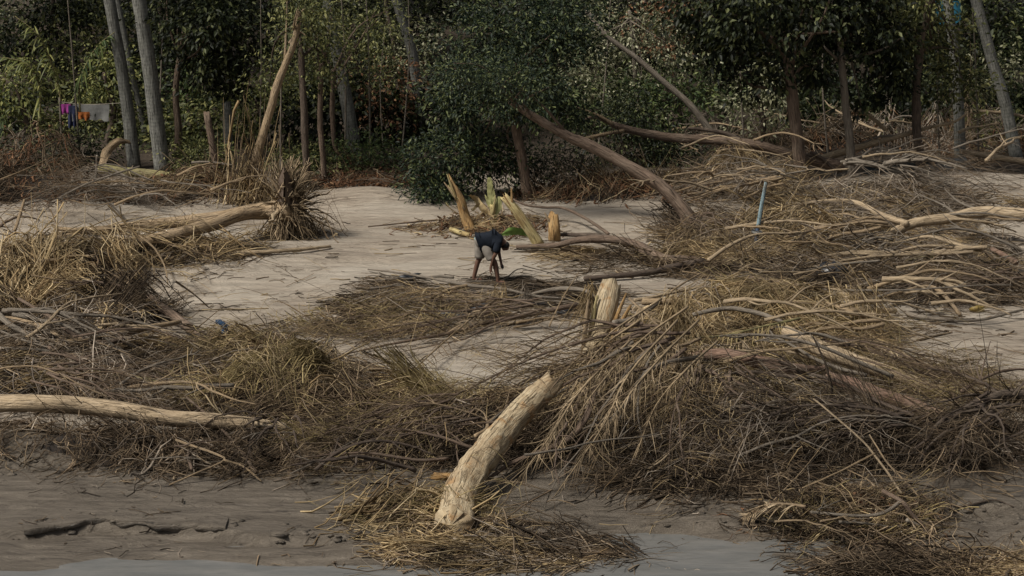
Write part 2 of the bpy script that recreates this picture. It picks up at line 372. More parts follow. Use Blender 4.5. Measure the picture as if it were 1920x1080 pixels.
def tube(name, P, R, mat, parent=None, label=None, cat=None, group=None, k=8, seg=5, lump=.08, ragged=0.0, wob=0.0, origin=None, gnarl=0.0):
    a = Acc(); V, Q, Tr, uq, ut = tube_arr(P, R, k, seg, lump, ragged, wob, gnarl); a.add(V, Q, Tr, uq, ut)
    o = a.build(name, [mat], parent, origin)
    return tag(o, label, cat, group)
def px(pts): return [T(*p) for p in pts]
def strand_arr(P, R, sides=3):
    """P (N,K,3) centre lines, R (N,K) radii -> thin stalks"""
    N, K, _ = P.shape
    tg = np.gradient(P, axis=1); tg /= np.linalg.norm(tg, axis=2, keepdims=True) + 1e-9
    s = np.cross(tg, np.array([0.13, 0.21, 1.0])); s /= np.linalg.norm(s, axis=2, keepdims=True) + 1e-9
    b = np.cross(s, tg); a = np.arange(sides) * 2 * PI / sides + .5
    V = P[:, :, None] + R[:, :, None, None] * (np.cos(a)[None, None, :, None] * s[:, :, None] + np.sin(a)[None, None, :, None] * b[:, :, None])
    n, i, j = np.meshgrid(np.arange(N), np.arange(K - 1), np.arange(sides), indexing='ij'); n = n.ravel(); i = i.ravel(); j = j.ravel(); j2 = (j + 1) % sides
    o = n * K * sides
    Q = np.column_stack([o + i * sides + j, o + i * sides + j2, o + (i + 1) * sides + j2, o + (i + 1) * sides + j])
    return V.reshape(-1, 3), Q
def blade_arr(P, Wd, side):
    """flat drooping leaflets: P (N,K,3), Wd (N,K) half widths, side (N,3) width direction"""
    N, K, _ = P.shape
    V = np.stack([P - Wd[..., None] * side[:, None], P + Wd[..., None] * side[:, None]], 2)
    n, i = np.meshgrid(np.arange(N), np.arange(K - 1), indexing='ij'); o = (n * K + i).ravel() * 2
    return V.reshape(-1, 3), np.column_stack([o, o + 1, o + 3, o + 2])
def leaf_arr(C, D, Nn, L, Wd):
    """folded pointed leaves: base C, direction D, normal Nn, length L, width Wd"""
    S = np.cross(D, Nn); S /= np.linalg.norm(S, axis=1, keepdims=True) + 1e-9
    mid = C + D * (L * .45)[:, None]; up = Nn * (Wd * .25)[:, None]
    V = np.stack([C, mid - S * (Wd / 2)[:, None] + up, C + D * L[:, None] - up, mid + S * (Wd / 2)[:, None] + up], 1).reshape(-1, 3)
    o = np.arange(len(C)) * 4
    return V, np.vstack([np.column_stack([o, o + 1, o + 2]), np.column_stack([o, o + 2, o + 3])])
def unit(v): return v / (np.linalg.norm(v, axis=-1, keepdims=True) + 1e-9)

# ------------------------------------------------------------------ the setting: ground and water
def grid_axis(lo, hi, step, far):
    a = np.arange(lo, hi + step / 2, step); out = []; d = step; x = hi
    while x < far: d *= 1.35; x += d; out.append(x)
    lo_ = []; d = step; x = lo
    while x > -far: d *= 1.35; x -= d; lo_.append(x)
    return np.array(lo_[::-1] + list(a) + out)
gx = grid_axis(-15, 15, .09, 2500); gy = grid_axis(25, 56, .09, 2500)
X, Y = np.meshgrid(gx, gy); Z = TH(X, Y)
i, j = np.meshgrid(np.arange(len(gy) - 1), np.arange(len(gx) - 1), indexing='ij'); b0 = (i * len(gx) + j).ravel()
g = mk('ground', np.column_stack([X.ravel(), Y.ravel(), Z.ravel()]), np.column_stack([b0, b0 + 1, b0 + len(gx) + 1, b0 + len(gx)]), None, 'river_sand', origin=(0, 0, 0))
tag(g, kind='structure')
WZ = -0.186
a = Acc(); wx = np.linspace(-40, 40, 41); wy = np.linspace(6, 33, 28); Xw, Yw = np.meshgrid(wx, wy)
i, j = np.meshgrid(np.arange(27), np.arange(40), indexing='ij'); b0 = (i * 41 + j).ravel()
wo = mk('water', np.column_stack([Xw.ravel(), Yw.ravel(), np.full(Xw.size, WZ)]), np.column_stack([b0, b0 + 1, b0 + 42, b0 + 41]), None, 'muddy_water', origin=(0, 0, 0)); tag(wo, kind='structure')


# undercut lips of caked mud along the step to the river
def mud_ledge(x0, x1, wmax):
    xs = np.arange(G0(x0, 970).x, G0(x1, 970).x, .05); n = len(xs); f = np.linspace(0, 1, n)
    e = np.interp(xs, _ex, _ey) + 0.10 * fn(xs, xs * 0 + 3, 2.4)
    w = wmax * np.sin(PI * f) ** .5 * (.35 + 1.5 * fn(xs, xs * 0, 4.5)).clip(.0, 1.5) + .03 * fn(xs, xs * 0 + 9, 16)
    w = np.maximum(w, .005); rows = []
    for k, (dy, dz) in enumerate(((.45, -.02), (.2, .012), (.0, .016), (-.5, .012), (-1.0, -.004), (-1.0, -.085), (-.3, -.09), (.15, -.1))):
        y = e + (dy if dy > 0 else dy * w); zt = TH(xs, e + .22)
        rows.append(np.column_stack([xs, y, zt * (.3 if dy > .3 else 1) + (TH(xs, y) * .7 if dy > .3 else 0) + dz + .008 * fn(xs, y, 5) + (.035 * fn(xs, xs * 0 + 2, 9) if k in (5, 6) else 0)]))
    V = np.concatenate(rows); m = len(rows)
    i, j = np.meshgrid(np.arange(m - 1), np.arange(n - 1), indexing='ij'); b0 = (i * n + j).ravel()
    tag(mk('mud_ledge', V, np.column_stack([b0, b0 + 1, b0 + n + 1, b0 + n])[:, ::-1], None, 'river_sand', origin=(0, 0, 0)), kind='structure')
mud_ledge(60, 430, .10); mud_ledge(1200, 1500, .12)

# ------------------------------------------------------------------ builders for flood debris
PERSON_AT = T(912, 530)
def trodden(x, y, z):
    """the drift lies trampled flat where the person stands"""
    m = (np.abs(x - PERSON_AT.x) < .62) & (y > PERSON_AT.y - 1.5) & (y < PERSON_AT.y + .5)
    return np.where(m, np.minimum(z, TH(x, y) + .035), z)
def heap(name, label, cat, c, rx, ry, h, layers, bed=.25, focus=None, wig=.3, bedmat='shade_mulch', nz=.7):
    """tangled flood debris: c pixel of its middle on the ground, radii in metres, layers of (n, azimuth, spread, length, radius, material, tilt, curl)"""
    cp = T(*c); A = Acc(); mats = [bedmat] if bed else []
    sd = rng.uniform(0, 50)
    def prof(x, y):
        r2 = ((x - cp.x) / rx) ** 2 + ((y - cp.y) / ry) ** 2
        return h * np.exp(-1.5 * r2) * (.85 + nz * fn(x * 1.2, y + sd, 1.9)).clip(.15, 1.35)
    if bed:
        nr, na = 12, 36
        rr = np.linspace(0, 1.0, nr)[:, None] * np.ones((1, na)); an = np.linspace(0, 2 * PI, na, endpoint=False)[None] * np.ones((nr, 1))
        q = .72 + .2 * np.sin(3 * an + sd) * np.sin(5 * an + 2 * sd) + .1 * np.sin(11 * an + sd)
        x = cp.x + rx * .9 * rr * q * np.cos(an); y = cp.y + ry * .9 * rr * q * np.sin(an)
        z = TH(x, y) + prof(x, y) * bed * (1 - .5 * rr ** 2) + rng.normal(0, .02 * min(1, h * 2), x.shape) + .008; z[-1] = TH(x[-1], y[-1]) - .03
        i, j = np.meshgrid(np.arange(nr - 1), np.arange(na), indexing='ij'); i = i.ravel(); j = j.ravel(); j2 = (j + 1) % na
        A.add(np.column_stack([x.ravel(), y.ravel(), z.ravel()]), np.column_stack([i * na + j, (i + 1) * na + j, (i + 1) * na + j2, i * na + j2]))
    for (n, az, spread, L, r, mat, tilt, curl) in layers:
        n = int(n * {'twig_brown': .62, 'twig_dark': 1.25, 'dead_leaf': 1.0, 'straw': 1.15, 'straw_olive': .9, 'twig_grey': 1.8}.get(mat, 1)); L = L * 1.1
        if mat not in mats: mats.append(mat)
        mi = mats.index(mat); K = 6
        # drift lies in bunches: stalks of a bunch lie near each other and point alike
        nb = max(8, n // 14); bid = rng.integers(0, nb, n)
        g = rng.normal(0, .5, (nb, 2)); rad = np.sqrt(rng.uniform(0, 1, nb)); an = rng.uniform(0, 2 * PI, nb); uu = rng.uniform(0, 1, nb) < .55
        rg = np.linalg.norm(g, axis=1, keepdims=True); g = g / np.maximum(1, rg)
        bx = np.where(uu, rad * np.cos(an), g[:, 0]); by = np.where(uu, rad * np.sin(an), g[:, 1])
        # straw and dark twigs gather apart; the dark patches stand in for shaded hollows
        pn = fn(cp.x + rx * bx + 31, (cp.y + ry * by) * 1.3, 1.35)
        sgn = {'twig_dark': -1, 'straw': 1, 'straw_olive': 1, 'twig_grey': .6}.get(mat, 0)
        if sgn:
            keep = rng.uniform(0, 1, nb) < np.clip(.42 + sgn * pn * 1.7, .04, 1); ok = np.nonzero(keep)[0]
            if len(ok) > 4: bid = ok[rng.integers(0, len(ok), n)]
        w = rng.uniform(.10, .42, nb)[bid]
        x0 = cp.x + rx * bx[bid] + rng.normal(0, 1, n) * w; y0 = cp.y + ry * by[bid] + rng.normal(0, 1, n) * w
        if focus is not None:
            fp = T(*focus); th0 = np.arctan2(y0 - fp.y, x0 - fp.x) + az
        else: th0 = np.full(n, az)
        th0 = th0 + rng.normal(0, spread, nb)[bid] + rng.normal(0, .12 + spread * .22, n)
        Ls = L * rng.uniform(.7, 1.3, nb)[bid] * rng.uniform(.4, 1.25, n); t = np.linspace(-.5, .5, K)
        bend = (rng.normal(0, curl, nb)[bid] * .7 + rng.normal(0, curl * .5, n))[:, None] * t[None] + rng.normal(0, curl * .34, (n, K))
        dth = th0[:, None] + bend; st = (Ls / (K - 1))[:, None]
        dx = np.cumsum(np.cos(dth) * st, 1); dy = np.cumsum(np.sin(dth) * st, 1)
        x = x0[:, None] + dx - dx.mean(1, keepdims=True); y = y0[:, None] + dy - dy.mean(1, keepdims=True)
        u = (rng.uniform(0.1, 1.0, nb)[bid] * rng.uniform(.7, 1.15, n)) ** .7
        if mat in ('twig_dark',): u = u * .5  # dark twigs lie lowest, their colour standing in for shade under the straw
        elif mat in ('straw', 'twig_grey', 'straw_olive'): u = .35 + .75 * u
        else: n_ = n
        ti = rng.normal(0, tilt, nb)[bid] + rng.normal(0, tilt * .35, n)
        z = TH(x, y) + u[:, None] * prof(x, y) + (ti * Ls)[:, None] * t[None] + (np.abs(ti) * Ls * .4)[:, None] - (rng.uniform(-.08, .3, n) * Ls)[:, None] * (2 * t[None]) ** 2 * .5
        z = z + np.cumsum(rng.normal(0, .03, (n, K)), 1) * wig
        z = np.maximum(z, TH(x, y) + .006)
        z = trodden(x, y, z)
        R = (r * .72 * rng.lognormal(0, .5, n))[:, None] * np.linspace(1.15, .35, K)[None]
        V, Q = strand_arr(np.stack([x, y, z], 2), R); A.add(V, Q, m=mi)
    o = A.build(name, mats, origin=V3(cp), smooth=False)
    return tag(o, label, cat, kind='stuff')

def brush(name, label, cat, root, az, fan, n1, L1, r1, mats, n2=12, n3=5, arch=.3, bark='bark_dark', group=None, jit=.25, f2=.38, f3=.42):
    """a washed-down crown: bare limbs fanning from root over the ground, side shoots, fine twigs"""
    rp = V3(T(*root)); h0 = max(root[2], .05); t0 = thing(name, (rp[0], rp[1], float(TH(rp[0], rp[1]))), label, cat, group)
    K = 8; t = np.linspace(0, 1, K); prim = []
    for q in range(n1):
        a0 = az + fan * (2 * (q + .5) / n1 - 1) + rng.normal(0, .12); Lq = L1 * rng.uniform(.65, 1.15); aa = a0 + np.cumsum(rng.normal(0, .2, K)); st = Lq / (K - 1)
        s = rp + rng.normal(0, jit, 3) * np.array([1, 1, .3]); x = s[0] + np.cumsum(np.cos(aa) * st); y = s[1] + np.cumsum(np.sin(aa) * st)
        z = TH(x, y) + np.maximum(.03, h0 * (1 - t) ** rng.uniform(.8, 1.6) + arch * rng.uniform(.1, 1.2) * np.sin(PI * np.clip(t, 0, 1)) + rng.normal(0, .03, K) + rng.uniform(0, .12))
        z = trodden(x, y, z); P = np.stack([x, y, z], 1); prim.append(P)
        tube('branch', P, (r1 * rng.uniform(.7, 1.2), r1 * .25), bark, t0, k=6, seg=2, lump=.05)
    prim = np.array(prim)
    def shoots(par, n, fr, Lp, up):
        """n shoots from each parent line"""
        m, k, _ = par.shape; pi = np.repeat(np.arange(m), n); N = m * n; tt = rng.uniform(.12, 1, N) * (k - 1); i0 = np.minimum(tt.astype(int), k - 2); f_ = (tt - i0)[:, None]
        b = par[pi, i0] * (1 - f_) + par[pi, i0 + 1] * f_; d = unit(par[pi, i0 + 1] - par[pi, i0])
        a = np.arctan2(d[:, 1], d[:, 0]) + rng.choice([-1, 1], N) * rng.uniform(.15, 1.0, N); Ls = Lp * fr * rng.uniform(.4, 1.3, N); K2 = 6
        bend = rng.normal(0, .5, N)[:, None] * np.linspace(0, 1, K2) + rng.normal(0, .12, (N, K2)); st = (Ls / (K2 - 1))[:, None]
        X = np.cumsum(np.cos(a[:, None] + bend) * st, 1); Y_ = np.cumsum(np.sin(a[:, None] + bend) * st, 1); X -= X[:, :1]; Y_ -= Y_[:, :1]
        pz = rng.normal(up, .3, N)[:, None]; tz = np.linspace(0, 1, K2)
        Z = pz * Ls[:, None] * tz - .25 * Ls[:, None] * tz ** 2
        P = b[:, None] + np.stack([X, Y_, Z], 2); P[..., 2] = np.maximum(P[..., 2], TH(P[..., 0], P[..., 1]) + .006); P[..., 2] = trodden(P[..., 0], P[..., 1], P[..., 2]); return P
    s2 = shoots(prim, n2, f2, L1, .12); s3 = shoots(s2, n3, f3, L1 * f2, .05)
    A = Acc(); hf = len(s3) // 2
    V, Q = strand_arr(s2, (r1 * .27 * rng.lognormal(0, .3, len(s2)))[:, None] * np.linspace(1, .4, 6)[None]); A.add(V, Q, m=0)
    idx = rng.permutation(len(s3)); r3 = max(.004, r1 * .13)
    for mi, ii in ((0, idx[:hf]), (1, idx[hf:])):
        V, Q = strand_arr(s3[ii], (r3 * rng.lognormal(0, .3, len(ii)))[:, None] * np.linspace(1, .45, 6)[None]); A.add(V, Q, m=mi)
    o = A.build('twigs', list(mats), t0, smooth=False); o['kind'] = 'stuff'
    return t0

STRAW = lambda n, az=0, sp=.7, L=.9, r=.008, ti=.18, cu=.8: (n, az, sp, L, r, 'straw', ti, cu)
OLIVE = lambda n, az=0, sp=.8, L=.6, r=.006, ti=.25, cu=1.0: (n, az, sp, L, r, 'straw_olive', ti, cu)
BROWN = lambda n, az=0, sp=.8, L=.8, r=.008, ti=.2, cu=.9: (n, az, sp, L, r, 'twig_brown', ti, cu)
DARK = lambda n, az=0, sp=.8, L=.8, r=.009, ti=.2, cu=.9: (n, az, sp, L, r, 'twig_dark', ti, cu)
GREY = lambda n, az=0, sp=.8, L=1.0, r=.010, ti=.2, cu=.6: (n, az, sp, L, r, 'twig_grey', ti, cu)
LITTER = lambda n, az=0, sp=3, L=.2, r=.016, ti=.4, cu=1.2: (n, az, sp, L, r, 'dead_leaf', ti, cu)

def twigs_on(parent, P, n, L, r, mat, dirbias=(0, 0, 0), name='twigs', t0=.25):
    """fine side shoots along a limb, as one part"""
    P = catmull(np.array([V3(p) for p in P]), 8); m = len(P)
    idx = rng.integers(int(m * t0), m, n); base = P[idx]; tg = np.gradient(P, axis=0)[idx]; tg = unit(tg)
    d = unit(tg * .8 + rng.normal(0, .7, (n, 3)) + np.array(dirbias)); K = 5; Ls = L * rng.uniform(.3, 1.2, n)
    t = np.linspace(0, 1, K); bend = rng.normal(0, .35, (n, 3))
    Q_ = base[:, None] + d[:, None] * (Ls[:, None] * t)[..., None] + bend[:, None] * (Ls[:, None] * t ** 2 * .6)[..., None]
    Q_[..., 2] = np.maximum(Q_[..., 2], TH(Q_[..., 0], Q_[..., 1]) + .005)
    V, Q = strand_arr(Q_, (r * rng.uniform(.6, 1.3, n))[:, None] * np.linspace(1, .35, K)[None])
    A = Acc(); A.add(V, Q); o = A.build(name, [mat], parent, smooth=False); o['kind'] = 'stuff'
    return o

def frond(name, P, label, cat, L, n, mat, group=None, droop=.6, bias=(0, 0, 0), r=.022, wd=.011, rmat='frond_dry', spread=.9, parent=None, ruff=.16):
    """a palm frond: stalk plus a leaflet pair at every step"""
    P = [V3(p) if isinstance(p, Vector) else np.array(p) for p in P]
    t0 = parent if parent is not None else thing(name, P[0], label, cat, group)
    V, Q, Tr, uq, ut = tube_arr(P, (r, r * .3), 5, 5, .03); A = Acc(); A.add(V, Q, Tr, uq, ut)
    A.build('stalk' if parent is None else name, [rmat], t0)
    C = catmull(np.array(P), 10); m = len(C); tgA = unit(np.gradient(C, axis=0))
    f = np.linspace(.14, .99, n); idx = (f * (m - 1)).astype(int); base = np.repeat(C[idx], 2, 0); tg = np.repeat(tgA[idx], 2, 0)
    sd = np.tile([1.0, -1.0], n); sv = unit(np.cross(tg, np.array([0, 0, 1.0])) + 1e-6); nv = np.cross(sv, tg)
    d = unit(sv * sd[:, None] * spread + tg * .75 + nv * .15 + rng.normal(0, ruff, base.shape) + np.array(bias))
    Ls = L * np.repeat(np.sin(np.clip(f * 1.05, .12, 1) * PI) ** .45, 2) * rng.uniform(max(.2, .9 - ruff * 1.2), 1.1 + ruff * .4, 2 * n); K = 5; t = np.linspace(0, 1, K)
    PP = base[:, None] + d[:, None] * (Ls[:, None] * t)[..., None]
    PP[..., 2] -= droop * (Ls[:, None] * t ** 1.7) * rng.uniform(.6, 1.3, 2 * n)[:, None]
    PP += (rng.normal(0, ruff * .8, (2 * n, 1, 3)) * (Ls[:, None] * t ** 2)[..., None])
    PP[..., 2] = np.maximum(PP[..., 2], TH(PP[..., 0], PP[..., 1]) + .006)
    side = unit(np.cross(d, rng.normal(0, .5, d.shape) + np.array([0, 0, 1.0])))
    V, Q = blade_arr(PP, wd * np.array([.6, 1, .9, .6, .08])[None] * np.ones((2 * n, 1)), side)
    A = Acc(); A.add(V, Q); o = A.build('leaflets', [mat], t0, smooth=False); o['kind'] = 'stuff'
    return t0

# ------------------------------------------------------------------ the wood behind: trunks, crowns, undergrowth
def crown(parent, blobs, ncl, npc, L, Wd, mat, cl=.28, droop=.25, name='crown', shell=.45):
    """leaf clumps scattered through ellipsoids (centre, radii)"""
    vol = np.array([b[1][0] * b[1][1] * b[1][2] for b in blobs]) ** .67; bi = rng.choice(len(blobs), ncl, p=vol / vol.sum())
    bc = np.array([V3(b[0]) for b in blobs])[bi]; br = np.array([b[1] for b in blobs])[bi]
    dv = unit(rng.normal(0, 1, (ncl, 3))); rad = rng.uniform(shell ** 3, 1, ncl) ** (1 / 3) * rng.uniform(.6, 1.4, ncl)
    cc = bc + dv * br * rad[:, None]
    cc[:, 2] = np.maximum(cc[:, 2], TH(cc[:, 0], cc[:, 1]) + .1)
    ci = np.repeat(np.arange(ncl), npc); N = len(ci); sz = rng.uniform(.6, 1.4, ncl)[ci]
    off = rng.normal(0, 1, (N, 3)) * cl * sz[:, None] * np.array([1, 1, .7]); C = cc[ci] + off
    D = unit(unit(off) * .8 + dv[ci] * .5 + rng.normal(0, .5, (N, 3)) - np.array([0, 0, droop]))
    Nn = unit(rng.normal(0, .55, (N, 3)) + np.array([0, -.25, .8]))
    Ls = L * rng.uniform(.6, 1.3, N)
    V, Tr = leaf_arr(C, D, Nn, Ls, Wd * Ls / L)
    V[:, 2] = np.maximum(V[:, 2], TH(V[:, 0], V[:, 1]) + .01)
    A = Acc(); A.add(V, None, Tr)
    return A.build(name, [mat], parent, smooth=False), cc

def tree(name, label, trunk_px, Y, R, bark, blobs_px, ncl, npc, L, Wd, mat, group=None, cl=.28, droop=.25, limbs=5, k=9, lean=0.0, shell=.45, extra=None):
    """trunk_px: pixels from the foot up, at distance Y (the foot on the ground); blobs_px: (px, py, dY, rx, ry, rz)"""
    P = [at(x, y, Y + lean * q) for q, (x, y) in enumerate(trunk_px)]
    foot = P[0]; P[0] = Vector((foot.x, foot.y, th(foot.x, foot.y) - .05))
    t = thing(name, (foot.x, foot.y, th(foot.x, foot.y)), label, 'tree', group)
    tube('trunk', P, R, bark, t, k=k, lump=.12, wob=.01)
    blobs = [(at(x, y, Y + dy), (rx, ry, rz)) for (x, y, dy, rx, ry, rz) in blobs_px]
    ob, cc = crown(t, blobs, ncl, npc, L, Wd, mat, cl, droop, shell=shell)
    top = V3(P[-1]); mid = V3(P[len(P) // 2])
    for q in range(limbs):
        e = cc[rng.integers(0, len(cc))]; s = top * rng.uniform(.5, 1) ; f = rng.uniform(.3, 1.0); s = mid * (1 - f) + top * f
        m_ = (s + e) / 2 + rng.normal(0, .15, 3) + np.array([0, 0, .12])
        r0 = (R[-1] if not np.isscalar(R) else R) * .6
        tube('branch', [s, m_, e], (r0, r0 * .25), bark, t, k=5, seg=4)
    return t

YB = rowY(318)
# coconut palms: tall ringed stems, crowns above
def palm(label, pts, Y, R, top_m=3.5, nf=11, fl=2.6):
    P = [at(x, y, Y) for x, y in pts]; f = P[0]; P[0] = Vector((f.x, f.y, th(f.x, f.y) - .05))
    d = (P[-1] - P[-2]).normalized(); P.append(P[-1] + d * top_m + Vector((0, .2, 0)))
    t = thing('coconut_palm', (f.x, f.y, th(f.x, f.y)), label, 'palm tree', 'coconut palms in the wood')
    tube('trunk', P, R, 'palm_bark', t, k=10, lump=.04)
    top = V3(P[-1]); a0 = rng.uniform(0, 6)
    for q in range(nf):
        an = a0 + q * 2.4; e = rng.uniform(.2, 1.0); dv = np.array([math.cos(an), math.sin(an), 0])
        pts3 = [top, top + dv * fl * .35 + np.array([0, 0, fl * .35 * e]), top + dv * fl * .75 + np.array([0, 0, fl * (.45 * e - .15)]), top + dv * fl + np.array([0, 0, fl * (.35 * e - .5)])]
        frond('frond', pts3, None, None, .6, 26, 'leaf_fern', droop=.5, wd=.022, rmat='bark_green', parent=t)
    return t
palm('slender grey coconut palm stem behind the hanging washing', [(252, 300), (240, 210), (225, 110), (205, 0)], rowY(322), (.17, .135), 4)
palm('stout upright grey palm stem beside the slender grey palm', [(306, 322), (292, 220), (278, 110), (262, 10)], rowY(328), (.21, .16), 5)
palm('thin grey palm stem between the two left palms', [(276, 262), (262, 200), (248, 140), (228, 40)], rowY(262), (.09, .08), 3)
palm('pale leaning palm stem over the leaf litter beyond the sandy clearing', [(668, 275), (648, 180), (628, 80), (610, -10)], rowY(298), (.18, .14), 4)
palm('short mossy palm stem half hidden by reddish foliage', [(792, 200), (775, 110), (755, 40), (738, -20)], rowY(262), (.15, .13), 4)
palm('straight grey palm stem under the turquoise sheet', [(1802, 290), (1797, 190), (1787, 90), (1776, -10)], rowY(308), (.15, .12), 4)
palm('grey palm stem leaning left beside the turquoise sheet', [(1908, 292), (1886, 200), (1862, 120), (1832, 10)], rowY(300), (.17, .13), 4)

tree('broadleaf_tree', 'dark leafy tree with thin trunk beside the stout palm', [(335, 312), (334, 240), (330, 160), (345, 60)], rowY(312), (.10, .07), 'bark_brown',
     [(400, 30, -.6, 1.1, 1.2, 1.0), (380, 120, -.3, .8, .9, .7), (460, 60, 0, 1.0, 1, 1.0), (430, 165, .3, .7, .7, .45), (330, 20, .5, .8, .8, .9)], 260, 24, .16, .075, 'leaf_dark', cl=.18, limbs=10, droop=.5)
tree('broken_tree', 'pale forked tree trunk wrapped in hanging straw', [(462, 372), (478, 310), (497, 240), (520, 160), (552, 80), (560, 20)], rowY(372), (.13, .11, .10, .10, .08, .06), 'bark_tan',
     [(590, 20, .5, .6, .7, .7), (540, -20, .2, .8, .7, .5)], 70, 16, .12, .05, 'leaf_mid', limbs=4)
tube('snag', [at(408, 335, rowY(335)), at(400, 280, rowY(335)), at(388, 215, rowY(335))], (.10, .085), 'bark_brown', label='leaning bare snag standing behind the yellow-green fallen log', cat='tree stump', ragged=.15)
tube('snag', [at(432, 320, rowY(318)), at(428, 260, rowY(318)), at(425, 195, rowY(318))], (.13, .12), 'palm_bark', label='smooth blue-grey trunk behind the leaning bare snag', cat='tree stump', ragged=.1)
tree('pole_tree', 'slim pole tree with dark lower trunk at edge of sandy clearing', [(576, 352), (572, 260), (568, 160), (560, 40)], rowY(352), (.10, .07), 'bark_dark',
     [(570, 60, .4, .8, .8, .9), (520, 130, .8, .6, .6, .5), (620, 110, .6, .5, .6, .6)], 120, 18, .11, .05, 'leaf_mid', limbs=6)
tree('pole_tree', 'thin brown pole tree in front of the pale leaning palm', [(608, 342), (604, 280), (600, 210), (604, 120)], rowY(342), (.075, .06), 'bark_brown',
     [(585, 130, .3, .4, .4, .6), (578, 30, .6, .6, .6, .8)], 70, 18, .10, .045, 'leaf_mid', limbs=5)
tree('pole_tree', 'short shaggy trunk hung with brown litter beside brown pole tree', [(640, 330), (628, 270), (622, 200), (626, 130)], rowY(325), (.07, .06), 'bark_brown',
     [(712, 130, .8, .4, .5, .6), (710, 40, .8, .6, .6, .8), (600, 60, .6, .4, .4, .5)], 80, 18, .11, .045, 'leaf_mid', limbs=5)
# the big dark tree in the middle: an upright stem, and the leaning one in front of it
tree('dense_tree', 'big dense blue-green tree with upright split trunk, middle of the wood edge', [(990, 375), (984, 330), (976, 285), (968, 240), (955, 120)], rowY(376), (.13, .12, .12, .11, .07), 'bark_brown',
     [(930, 60, .3, 1.3, 1.1, 1.0), (1010, 110, 0, 1.1, 1.0, .9), (880, 170, .2, 1.0, .9, .8), (990, 190, -.3, 1.1, .8, .6), (860, 290, .2, 1.0, .8, .7), (800, 310, .6, .6, .6, .5), (930, 300, .5, .9, .7, .8), (1060, 40, .5, 1.0, 1.0, .9), (1070, 200, .3, .6, .6, .5)],
     460, 44, .125, .048, 'leaf_blue', cl=.16, limbs=16, droop=.2)
tree('shrub', 'dark ferny shrub at foot of the upright split trunk', [(1080, 365), (1085, 330), (1095, 290)], rowY(362), (.04, .03), 'bark_dark',
     [(1080, 325, 0, .7, .6, .45), (1130, 345, .3, .6, .5, .25), (1020, 310, .4, .6, .6, .6)], 150, 26, .09, .03, 'leaf_blue', cl=.2, limbs=4)
tree('shrub', 'dark shrub behind the splintered tip of the long fallen trunk', [(1150, 325), (1160, 290), (1170, 240)], rowY(318), (.04, .03), 'bark_dark',
     [(1130, 250, 0, .9, .7, .7), (1220, 280, .3, .8, .6, .6), (1180, 200, .4, .8, .6, .5)], 170, 26, .11, .045, 'leaf_dark', cl=.18, limbs=4)
tree('leaning_tree', 'bare brown trunk leaning left into the dense blue-green crown', [(1302, 425), (1278, 388), (1242, 352), (1190, 318), (1120, 280), (1062, 254), (1005, 222), (955, 190)], rowY(425), (.16, .16, .155, .145, .13, .11, .09, .06), 'bark_brown',
     [(930, 150, .2, .7, .7, .6), (860, 130, .2, .5, .6, .4), (990, 150, 0, .6, .6, .4)], 150, 30, .085, .032, 'leaf_blue', cl=.2, limbs=5, lean=.12)
tree('grey_leaf_tree', 'airy tree with small pale grey-green leaves behind the leaning bare stem', [(1200, 300), (1195, 200), (1190, 110), (1180, 20)], rowY(270), (.08, .05), 'bark_grey',
     [(1180, 40, 0, 1.2, 1, 1.0), (1250, 100, -.4, .9, .8, .9), (1140, 150, 0, 1.0, .8, .7), (1230, 190, .2, .9, .8, .6), (1330, 170, 0, .8, .7, .6), (1100, 100, .5, .8, .8, .9)], 300, 20, .10, .05, 'leaf_grey', limbs=14, cl=.2)
tube('dead_tree', [at(1345, 262, rowY(300)), at(1292, 195, rowY(300)), at(1240, 150, rowY(300)), at(1195, 110, rowY(300)), at(1135, 65, rowY(300)), at(1100, 20, rowY(298))], (.10, .05), 'bark_grey', label='long bare grey stem leaning through small pale leaves', cat='dead tree')
tree('broadleaf_tree', 'tree with forked brown trunk under a black-green canopy, tangled straw at its foot', [(1508, 352), (1498, 290), (1490, 220), (1482, 150), (1470, 60)], rowY(352), (.19, .17, .15, .13, .09), 'bark_brown',
     [(1420, 0, -.3, 1.3, 1.1, .8), (1370, 70, 0, .7, .8, .6), (1500, 20, -.4, 1.3, 1.0, .9), (1310, 10, .3, .8, .8, .8), (1455, 125, -.2, .5, .5, .5), (1395, 165, .4, .35, .4, .3), (1540, 130, .3, .4, .5, .5), (1345, 120, .5, .4, .4, .35)], 260, 22, .17, .085, 'leaf_dark', limbs=12, cl=.2, droop=.6)
tree('broadleaf_tree', 'slim trunked tree under a black-green canopy beside the concrete wall', [(1597, 345), (1592, 250), (1582, 160), (1572, 60)], rowY(350), (.11, .08), 'bark_grey',
     [(1610, -10, -.2, 1.2, 1.0, .8), (1650, 60, 0, .7, .8, .7), (1680, 140, .3, .4, .5, .5), (1545, 60, .4, .6, .6, .5), (1625, 190, .5, .4, .4, .3)], 210, 22, .17, .085, 'leaf_dark', limbs=9, cl=.2, droop=.6)
tree('broadleaf_tree', 'dark stemmed tree leaning right in front of the concrete wall', [(1728, 345), (1720, 250), (1718, 150), (1730, 60), (1748, -20)], rowY(342), (.13, .12, .11, .09, .08), 'bark_dark',
     [(1730, -20, 0, 1.0, 1.0, .7), (1690, 60, .3, .8, .8, .7), (1790, 150, .8, .7, .7, .7), (1760, 60, .6, .6, .6, .6)], 260, 20, .13, .06, 'leaf_mid', limbs=7, cl=.26)

